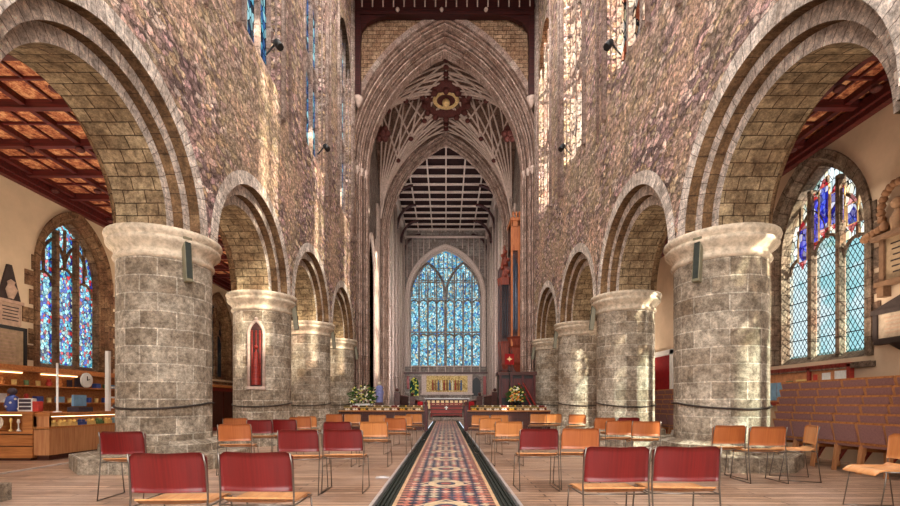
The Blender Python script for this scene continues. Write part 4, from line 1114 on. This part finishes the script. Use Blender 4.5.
m.build('panel', M['mahog'], e)
m = MB(); m.box(-.92, .82, -.32, .55, 2.35, 2.5); m.build('cornice', M['dark_oak'], e)
for xx in (-.8, -.3, .2, .7):
    m = MB(); m.box(xx-.05, xx+.05, -.3, -.2, 0, 2.35); m.build('post', M['mahog'], e)
m = MB(); m.bar((.0, -.3, 2.0), (.62, -.7, .75), .05); m.bar((.2, -.3, 2.0), (.82, -.7, .75), .05); m.build('stair_rail', M['red_wood'], e)
e = empty('hanging_sign', (2.78, 20.15, 2.8), 0, 'small bright red hanging panel with a pale star above the pulpit', 'sign')
m = MB(); m.box(-.2, .2, -.02, .02, 0, .48); m.build('panel', M['red'], e)
m = MB()
st = [(.13*(1 if k % 2 == 0 else .42)*math.sin(PI*k/4), .24+.13*(1 if k % 2 == 0 else .42)*math.cos(PI*k/4)) for k in range(8)]
m.quad([(a, -.025, b) for a, b in st]); m.build('star', M['gold'], e)
m = MB(); m.tube([(0, 0, .48), (0, 0, .75)], .012, 5); m.tube([(0, 0, .75), (.0, .05, .75)], .012, 5); m.build('hook', M['black'], e)
m = MB(); m.tube([(0, .05, -2.79), (0, .05, .75)], .02, 6); m.build('pole', M['black'], e)
leafm = plain('leaf_green', rgb(52, 84, 34), .7, .2, var=.4); yel = plain('yellow_petals', rgb(226, 214, 120), .7, .2, var=.2); whp = plain('cream_petals', rgb(226, 222, 196), .7, .2, var=.1); orp = plain('orange_petals', rgb(226, 140, 60), .7, .2, var=.1)
def flowers(name, loc, w, h, z0, label, mats, legs):
    e = empty(name, loc, 0, label, 'flowers'); rnd = random.Random(5)
    m = MB()
    if legs:
        for s in (-1, 1): m.bar((-w*.35*s, -.1, 0), (w*.25*s, 0, z0), .04); m.bar((-w*.1*s, -.12, 0), (w*.4*s, 0, z0), .035)
        m.box(-w*.3, w*.3, -.1, .1, z0-.08, z0)
    else:
        m.lathe([(.15, 0), (.12, .05), (.05, .3), (.05, z0-.2), (.16, z0-.05), (.2, z0)], 10)
    m.build('stand', M['white'] if legs else M['black'], e)
    m = MB()
    for k in range(150):
        a = rnd.uniform(0, 2*PI); q = rnd.random(); r = w*.52*math.sqrt(q); z = z0+rnd.uniform(0, h)*(1-.5*q)
        c = Vector((r*math.cos(a), r*.5*math.sin(a), z)); d = Vector((math.cos(a), .5*math.sin(a), rnd.uniform(-.2, .9))).normalized()*rnd.uniform(.1, .2); u = d.cross(Vector((rnd.uniform(-1, 1), 1, .2))).normalized()*.035
        m.quad([c, c+d*.5+u, c+d, c+d*.5-u])
    m.build('foliage', leafm, e)
    for j, mt in enumerate(mats):
        m = MB()
        for k in range(22):
            a = rnd.uniform(0, 2*PI); q = rnd.random(); r = w*.5*math.sqrt(q); z = z0+rnd.uniform(0.05, h)*(1-.45*q)
            m.sphere((r*math.cos(a), r*.45*math.sin(a)-.1, z), .055, 6, (1, 1, .7))
        m.build('blossoms', mt, e)
flowers('flower_arrangement', (-3.55, 19.6, 0), 1.05, .85, 1.1, 'wide arrangement of yellow and cream flowers on a trestle by the last left pier', (yel, whp), True)
flowers('flower_arrangement', (2.95, 19.5, 0), .6, .75, 1.15, 'narrow arrangement of yellow and white flowers in front of the pulpit', (yel, whp, orp), False)
e = empty('blue_robed_statue', (-2.85, 19.7, 0), 0, 'pale blue robed statue on a plinth right of the left flower arrangement', 'statue')
m = MB(); m.box(-.16, .16, -.16, .16, 0, 1.15); m.build('plinth', M['dark_oak'], e)
m = MB(); m.lathe([(.16, 1.15), (.15, 1.4), (.19, 1.6), (.14, 1.72), (.17, 1.8), (.06, 1.88)], 10); m.build('robe', plain('lavender_blue', rgb(120, 124, 170), .7), e)
m = MB(); m.sphere((0, 0, 1.95), .1, 8); m.build('head', M['cap'], e)

# ------------------------------------------------------------------ shop in the north aisle
def case_items(e_x0, e_x1, y, z, n, label, grp, vertical=True):
    pass
e = empty('shop_counter', (-9.08, 8.93, 0), 0, 'honey oak shop counter with lit glass display front, left corner of picture', 'counter', 'shop counters')
m = MB(); m.box(-1.1, 1.05, 0, .7, .05, .56); m.box(-1.1, 1.05, .62, .7, .56, .9); m.box(.86, 1.05, 0, .7, .56, .9); m.box(-1.1, -1.0, 0, .7, .56, .9); m.build('body', M['oak'], e)
m = MB(); m.box(-1.15, 1.1, -.05, .75, .9, .95); m.build('counter_top', M['oak'], e)
for z in (.27, .50): m = MB(); m.box(-1.1, 1.06, -.012, 0, z, z+.02); m.build('groove_trim', M['dark_oak'], e)
m = MB(); m.box(-1.06, 1.0, .02, .66, 0, .05); m.build('kick_board', M['dark_oak'], e)
gm = NT('display_glass'); gm.b.inputs['Transmission Weight'].default_value = 1; gm.b.inputs['IOR'].default_value = 1.02; M['glass'] = gm.fin((1, 1, 1), .02, .5)
m = MB(); m.quad([(-1.0, -.005, .56), (.86, -.005, .56), (.86, -.005, .9), (-1.0, -.005, .9)]); m.build('glass_pane', M['glass'], e)
tt = NT('warm_tube'); em = tt.n('Emission'); em.inputs[0].default_value = (1, .7, .36, 1); em.inputs[1].default_value = 4; tt.l(em.outputs[0], tt.out.inputs[0]); M['lamp'] = tt.m
m = MB(); m.box(-.95, .8, .02, .05, .875, .89); m.build('lamp_tube', M['lamp'], e)
cols_ = [rgb(230, 230, 226), rgb(60, 80, 150), rgb(190, 60, 50), rgb(220, 190, 120), rgb(60, 50, 60), rgb(120, 160, 190), rgb(226, 150, 80), rgb(90, 120, 80)]
IM = [plain('item_colour_%s' % 'abcdefgh'[i], c, .5, .4, var=.15) for i, c in enumerate(cols_)]
dec = plain('blue_painted_china', rgb(70, 100, 150), .4)
cname = ('white', 'blue', 'red', 'straw yellow', 'dark grey', 'pale blue', 'orange', 'green'); cnt_ = {}
def nth(key):
    cnt_[key] = cnt_.get(key, 0)+1; return ordn[cnt_[key]-1]+' such from the near end'
# plate and candlesticks in the display
e3 = empty('decorated_plate', (-8.95, 9.15, .565), 0, 'pale round plate with a blue-green picture propped in the lit display case', 'plate')
Mr = Matrix.Rotation(R(80), 4, 'X') @ Matrix.Translation((0, .15, 0))
m = MB(); m.lathe([(0, 0), (.1, 0), (.15, .02), (.15, .028), (.1, .01), (0, .01)], 20); m.v = [tuple(Mr @ Vector(v)) for v in m.v]; m.build('dish', M['white'], e3)
m = MB(); m.lathe([(0, .012), (.07, .012)], 16); m.v = [tuple(Mr @ Vector(v)) for v in m.v]; m.build('picture', dec, e3)
for k, (x, h) in enumerate(((-9.8, .2), (-9.6, .26), (-9.3, .25), (-8.6, .26), (-8.45, .24), (-8.3, .18))):
    m = MB(); m.lathe([(.04, 0), (.035, .02), (.012, .05), (.012, h*.6), (.03, h*.75), (.02, h), (0, h)], 8)
    o = m.build('candlestick', IM[(0, 5, 0, 3, 0, 5)[k]], loc=(x, 9.1, .562)); tag(o, 'small pale candlestick in the lit display case, %s from its left end' % ordn[k], 'candlestick', 'candlesticks in the display case')
e = empty('shop_counter', (-7.72, 10.7, 0), 0, 'long oak shop counter with a bright glass jewellery top, facing the nave', 'counter', 'shop counters')
m = MB(); m.box(-.3, 0, -1.75, 1.9, .1, .62); m.box(-.3, -.24, -1.75, 1.9, .62, .9); m.box(-.3, 0, -1.75, -1.7, .6, .9); m.build('body', M['oak_v'], e)
m = MB(); m.box(-.28, -.05, -1.7, 1.85, 0, .1); m.build('kick_board', M['dark_oak'], e)
m = MB(); m.box(-.3, .015, -1.76, 1.92, .62, .655); m.build('display_shelf', M['oak'], e)
m = MB(); m.box(-.3, .02, -1.76, 1.92, .86, .93); m.build('counter_top', M['oak'], e)
m = MB(); m.quad([(.0, -1.75, .655), (.0, 1.9, .655), (.0, 1.9, .86), (.0, -1.75, .86)]); m.build('glass_pane', M['glass'], e)
m = MB(); m.box(-.05, -.02, -1.7, 1.85, .845, .857); m.build('lamp_tube', M['lamp'], e)
for k in range(14):
    y = 10.7-1.6+.25*k; m = MB(); m.box(-.09, .09, -.09, .09, 0, .07); m.sphere((0, 0, .09), .045, 6); m.sphere((.05, .05, .09), .035, 6)
    o = m.build('trinket_box', IM[(k*3) % 8 if k % 2 else 3], loc=(-7.72-.13, y, .656)); tag(o, '%s gift box in the long lit counter, %s' % (cname[(k*3) % 8 if k % 2 else 3], nth(cname[(k*3) % 8 if k % 2 else 3]+'g')), 'gift box', 'gift boxes in the long counter')
# shelving on the wall
e = empty('wall_shelving', (-9.95, 11.0, 0), 0, 'timber slatted wall display with warm lit shelves under the left window', 'shelving')
m = MB(); m.box(0, .06, -2.5, 3.2, .1, 2.0)
for k in range(12): m.box(.06, .075, -2.5, 3.2, .15+.15*k, .27+.15*k)
m.build('slatted_back', M['oak'], e)
for z in (1.1, 1.5, 1.85):
    m = MB(); m.box(.06, .36, -2.5, 3.2, z, z+.03); m.build('shelf', M['oak'], e)
m = MB(); m.box(.08, .1, -1.4, -.3, 1.81, 1.83); m.box(.08, .1, .2, 1.3, 1.81, 1.83); m.box(.08, .1, -2.3, -1.7, 1.81, 1.83); m.build('lamp_tube', M['lamp'], e)
m = MB(); m.box(0, .4, -2.6, -2.5, .1, 2.05); m.box(0, .4, 3.2, 3.3, .1, 2.05); m.build('side_board', M['dark_oak'], e)
rnd = random.Random(11)
for z, n in ((1.13, 17), (1.53, 17)):
    for k in range(n):
        y = 8.7+5.2*(k+.5)/n; h = rnd.uniform(.12, .27); w = rnd.uniform(.05, .13); q = rnd.randrange(8)
        nm = ['framed_card', 'gift_box', 'toy', 'mug'][q % 4]; m = MB()
        if q % 4 == 0: m.box(-.02, .02, -w, w, 0, h); 
        elif q % 4 == 1: m.box(-.06, .06, -w*.7, w*.7, 0, h*.7)
        elif q % 4 == 2: m.lathe([(.05, 0), (.07, h*.4), (.03, h*.6)], 8); m.sphere((0, 0, h*.75), .05, 8)
        else: m.lathe([(.045, 0), (.05, .12), (.045, .12), (.04, .02)], 10)
        o = m.build(nm, IM[q], loc=(-9.75, y, z+.002))
        tag(o, '%s %s on the %s shop wall shelf, %s' % (cname[q], nm.replace('_', ' '), 'lower' if z < 1.3 else 'middle', nth(cname[q]+nm+str(z))), 'souvenir', 'souvenirs on the shop shelves')
# things standing on the counters
def on_counter(name, x, y, w, d, h, mi, label, cat, extra=None):
    e = empty(name, (x, y, .952), 0, label, cat)
    m = MB(); m.box(-w/2, w/2, -d/2, d/2, 0, h); m.build('body', IM[mi], e, bevel=.01)
    if extra is not None:
        m = MB()
        for k in range(3): m.box(-w*.4, w*.4, -d/2-.006, -d/2, h*(.12+.3*k), h*(.34+.3*k))
        m.build('picture_card', IM[extra], e)
on_counter('card_box', -9.35, 9.2, .26, .2, .22, 0, 'white and blue box of cards on the near counter, by the left edge', 'box', 1)
on_counter('leaflet_holder', -8.42, 9.25, .3, .1, .26, 0, 'white leaflet holder on the near shop counter', 'holder', 4)
on_counter('collecting_box', -9.0, 9.1, .18, .18, .24, 6, 'orange box on the near counter beside the dark blue garment stand', 'box')
on_counter('donation_tin', -8.12, 9.15, .12, .12, .2, 2, 'small red tin near the right end of the near counter', 'tin')
e = empty('dressed_bear', (-8.72, 9.25, .952), 0, 'dark blue and white patterned soft toy figure on the near counter', 'toy')
m = MB(); m.lathe([(.08, 0), (.13, .12), (.1, .28), (.04, .33)], 12); m.build('dress', IM[1], e)
m = MB(); m.sphere((0, 0, .4), .08, 10); m.build('head', IM[4], e)
m = MB()
for k in range(9): m.sphere((.12*math.cos(k*2.3), .12*math.sin(k*2.3), .05+.025*k), .024, 6)
m.build('spots', M['white'], e)
e = empty('till', (-7.87, 9.9, .932), 0, 'dark till with a pale screen on the long shop counter', 'till')
m = MB(); m.box(-.12, .12, -.2, .2, 0, .1); m.build('base', IM[4], e); m = MB(); m.box(-.05, 0, -.17, .17, .12, .36); m.build('screen', IM[5], e)
e = empty('card_spinner', (-7.87, 11.2, .932), 0, 'tall white rack of picture postcards at the far end of the shop', 'rack')
m = MB(); m.box(-.03, .03, -.03, .03, 0, .75); m.lathe([(.14, 0), (.14, .03), (.03, .05)], 12); m.build('stem', M['white'], e)
for r_ in range(3):
    for c_ in range(2):
        m = MB(); m.box(.03, .05, -.26+.27*c_, -.02+.27*c_, .08+.24*r_, .28+.24*r_); m.build('postcard', IM[(0, 5, 1, 0, 3, 5)[r_*2+c_]], e)
        m = MB(); m.box(-.12, .12, -.26+.27*c_-.01, -.26+.27*c_, .06+.24*r_, .1+.24*r_); m.build('rack_bar', M['white'], e)
e = empty('wall_clock', (-9.55, 12.2, 1.72), 0, 'round white clock on the wall display under the left window', 'clock')
Mr = Matrix.Rotation(PI/2, 4, 'Y')
m = MB(); m.lathe([(0, 0), (.2, 0), (.2, .03), (.17, .035), (0, .03)], 24); m.v = [tuple(Mr @ Vector(v)) for v in m.v]; m.build('face', M['white'], e)
m = MB(); m.bar((.04, 0, 0), (.04, .0, .11), .012); m.bar((.04, 0, 0), (.04, .08, .03), .012); m.build('hands', M['black'], e)
for (x, y, lb, h) in ((-7.9, 9.35, 'slim pale pole rising from the long shop counter below the left window', 1.0), (-7.9, 10.75, 'thick white post at the far end of the shop beside the nearest left pier', 1.4)):
    m = MB(); m.lathe([(.07, 0), (.07, .02), (.02, .03), (.02, h), (0, h)], 10) if h < 1.2 else m.box(-.04, .04, -.04, .04, 0, h)
    o = m.build('display_pole', M['white'], loc=(x, y, .932 if h < 1.2 else .932)); tag(o, lb, 'pole', 'pale poles in the shop')

# ------------------------------------------------------------------ monuments on the aisle walls
mt = lambda n, c: plain(n, c, .7, .3, var=.2)
marble = mt('pinkish_marble', rgb(176, 146, 124)); dkst = mt('dark_slate', rgb(56, 44, 40)); scr = mt('inscribed_stone', rgb(164, 140, 110))
def lines(m, x, y0, y1, z0, z1, n, s):
    for k in range(n):
        z = z1-(z1-z0)*(k+.5)/n; ww = (y1-y0)*(.5-.1*((k*7) % 3)/3)
        m.box(min(x, x-s*.004), max(x, x-s*.004), (y0+y1)/2-ww*.85, (y0+y1)/2+ww*.85, z-.012, z+.012)
e = empty('wall_memorial', (-9.98, 10.5, 3.4), 0, 'pyramid topped memorial with an urn on the plaster left of the left window', 'memorial', 'wall memorials')
m = MB(); m.quad([(.03, -.27, .08), (.03, .27, .08), (.03, .05, .88), (.03, -.05, .88)]); m.quad([(.03, -.27, .08), (-.02, -.27, .08), (-.02, -.05, .88), (.03, -.05, .88)]); m.quad([(.03, .27, .08), (-.02, .27, .08), (-.02, .05, .88), (.03, .05, .88)]); m.build('obelisk', dkst, e)
m = MB(); m.lathe([(.05, .1), (.12, .3), (.06, .42), (.08, .48), (0, .55)], 10, (.05, 0, 0)); m.build('urn', marble, e)
m = MB(); m.box(-.02, .08, -.3, .3, 0, .07); m.box(-.02, .04, -.27, .27, -.48, 0); m.quad([(.04, -.27, -.48), (.04, .27, -.48), (.04, .16, -.58), (.04, -.16, -.58)]); m.build('tablet', marble, e)
m = MB(); lines(m, .04, -.24, .24, -.42, -.05, 5, -1); m.build('inscription', dkst, e)
e = empty('framed_tablet', (-9.98, 10.25, 1.95), 0, 'large black framed stone tablet low on the wall at the left edge', 'memorial', 'wall memorials')
m = MB(); m.box(0, .03, -.68, .62, 0, .88); m.build('tablet', scr, e)
m = MB()
for a, b, c, d in ((-.72, .66, -.05, .03), (-.72, .66, .85, .93), (-.72, -.65, 0, .9), (.58, .66, 0, .9)): m.box(-.01, .05, a, b, c, d)
m.build('frame', M['black'], e)
m = MB(); lines(m, .03, -.6, .5, .08, .8, 9, -1); m.build('inscription', marble, e)
e = empty('wreath_monument', (7.58, 7.75, 3.2), 0, 'carved wreath and cherub monument over an inscribed tablet at the right edge', 'memorial', 'wall memorials')
m = MB(); m.box(-.06, .02, -.65, .2, 0, .72); m.build('tablet', scr, e)
m = MB(); m.box(-.16, .02, -.7, .3, .72, .8); m.box(-.14, .02, -.7, .26, -.08, 0); m.box(-.12, .02, .1, .22, -.26, -.08); m.box(-.1, .02, .12, .2, 0, .72); m.build('moulding', mt('brown_stone', rgb(120, 90, 66)), e)
m = MB(); lines(m, -.06, -.6, .08, .08, .66, 6, 1); m.build('inscription', dkst, e)
m = MB()
for k in range(16):
    a = PI*(-.2+1.4*k/15); m.sphere((-.08, -.1+.28*math.cos(a), 1.2+.4*math.sin(a)), .07, 6)
for k in range(5): m.sphere((-.1, .1+.09*k, .92-.02*k), .08, 6)
m.build('carved_wreath', mt('wreath_stone', rgb(134, 96, 66)), e)
m = MB(); m.lathe([(.1, .8), (.13, 1.0), (.05, 1.16)], 10, (-.04, -.1, 0)); m.sphere((-.06, -.1, 1.26), .1, 10); m.build('bust', mt('bust_stone', rgb(150, 116, 86)), e)
e = empty('pediment_tablet', (7.58, 7.75, 2.15), 0, 'small stone tablet with a dark gable surround low at the right edge', 'memorial', 'wall memorials')
m = MB(); m.box(-.05, .02, -.55, .26, .08, .5); m.build('tablet', mt('pale_tablet', rgb(176, 156, 134)), e)
m = MB(); m.box(-.1, .02, -.6, .36, .5, .58); m.quad([(-.08, .36, .58), (-.08, -.6, .58), (-.08, -.3, .82)]); m.box(-.08, .02, .26, .34, .05, .5); m.box(-.1, .02, -.6, .3, -.02, .08); m.lathe([(.02, -.14), (.16, -.02)], 8, (-.02, -.1, 0)); m.build('surround', dkst, e)
m = MB(); lines(m, -.05, -.48, .2, .14, .46, 5, 1); m.build('inscription', marble, e)
# notice board under the right window
e = empty('notice_board', (7.56, 9.75, 1.1), 0, 'dark red framed notice board with papers under the right window', 'notice board')
m = MB(); m.box(-.01, .03, -1.15, 1.15, 0, .72); m.build('board', mt('cork', rgb(190, 130, 90)), e)
m = MB()
for a, b, c, d in ((-1.2, 1.2, -.04, .04), (-1.2, 1.2, .7, .78), (-1.2, -1.12, 0, .75), (1.12, 1.2, 0, .75), (-.25, -.17, 0, .75)): m.box(-.05, .03, a, b, c, d)
m.build('frame', M['red_wood'], e)
for k, (y, w, z, h, q) in enumerate(((-.95, .26, .28, .36, 0), (-.62, .2, .12, .5, 0), (-.35, .1, .3, .3, 2), (.02, .3, .1, .42, 3), (.36, .2, .1, .4, 7), (.62, .22, .14, .34, 5), (.9, .3, .08, .4, 5), (-.9, .3, .06, .16, 1))):
    m = MB(); m.box(-.018, -.01, y-w/2, y+w/2, z, z+h); m.build('pinned_paper', IM[q], e)
# red door in the south aisle
m = MB(); m.box(XR-.06, XR, 15.4, 16.9, 0, 2.75); o = m.build('door_1', M['red'], kind='structure')
m = MB()
for a, b, c, d in ((15.25, 15.4, 0, 2.9), (16.9, 17.05, 0, 2.9), (15.25, 17.05, 2.75, 2.92)): m.box(XR-.12, XR, a, b, c, d)
m.build('door_frame', M['white'], o)
m = MB(); m.sphere((XR-.1, 15.6, 1.05), .05, 8); m.build('door_handle', M['gold'], o)
# pilasters on the south aisle wall
m = MB()
for yy in (7.0, 11.2, 14.8): m.box(XR-.12, XR, yy-.18, yy+.18, 2.6, 5.2) if yy > 12 else None
m.build('trim_3', M['plaster_s'], kind='structure')
# dark wood cupboard further down the north aisle
e = empty('red_cupboard', (-9.6, 19.6, 0), 0, 'dark red wooden cupboard in the north aisle seen behind the nearest left pier', 'cupboard')
m = MB(); m.box(-.35, .3, -1.4, 1.4, 0, 1.75); m.build('carcass', M['red_wood'], e)
for k in range(3): m = MB(); m.box(.3, .33, -1.3+.9*k, -.48+.9*k, .15, 1.6); m.build('door', M['dark_oak'], e)
m = MB(); m.box(-.36, .38, -1.5, 1.5, 1.75, 1.85); m.build('cornice', M['oak'], e)
# floor sockets beside the aisle
for (x, y, lb) in ((-.98, 4.75, 'small white floor socket left of the aisle, nearest the front'), (-.95, 6.9, 'small white floor socket left of the aisle, beyond the second row chairs')):
    m = MB(); m.box(-.1, .1, -.06, .06, 0, .012); m.box(-.05, .05, -.03, .03, .012, .022); o = m.build('floor_socket', M['alu'], loc=(x, y, .001)); tag(o, lb, 'socket', 'floor sockets')
# spotlights on the clerestory sills
for s in (-1, 1):
    for k, yy in enumerate((11.2, 15.7)):
        e = empty('spotlight', (s*(F(s)-.25), yy, 9.9+.0*k), 0, 'small black spotlight on the %s clerestory sill, %s bay' % ('left' if s < 0 else 'right', ('nearer', 'farther')[k]), 'spotlight', 'spotlights on the clerestory sills')
        m = MB(); m.tube([(0, 0, 0), (-s*.12, -.05, -.16)], .09, 8); m.build('lamp_head', M['black'], e)
        m = MB(); m.bar((0, 0, 0), (s*.25, 0, -.3), .03); m.build('arm', M['black'], e)
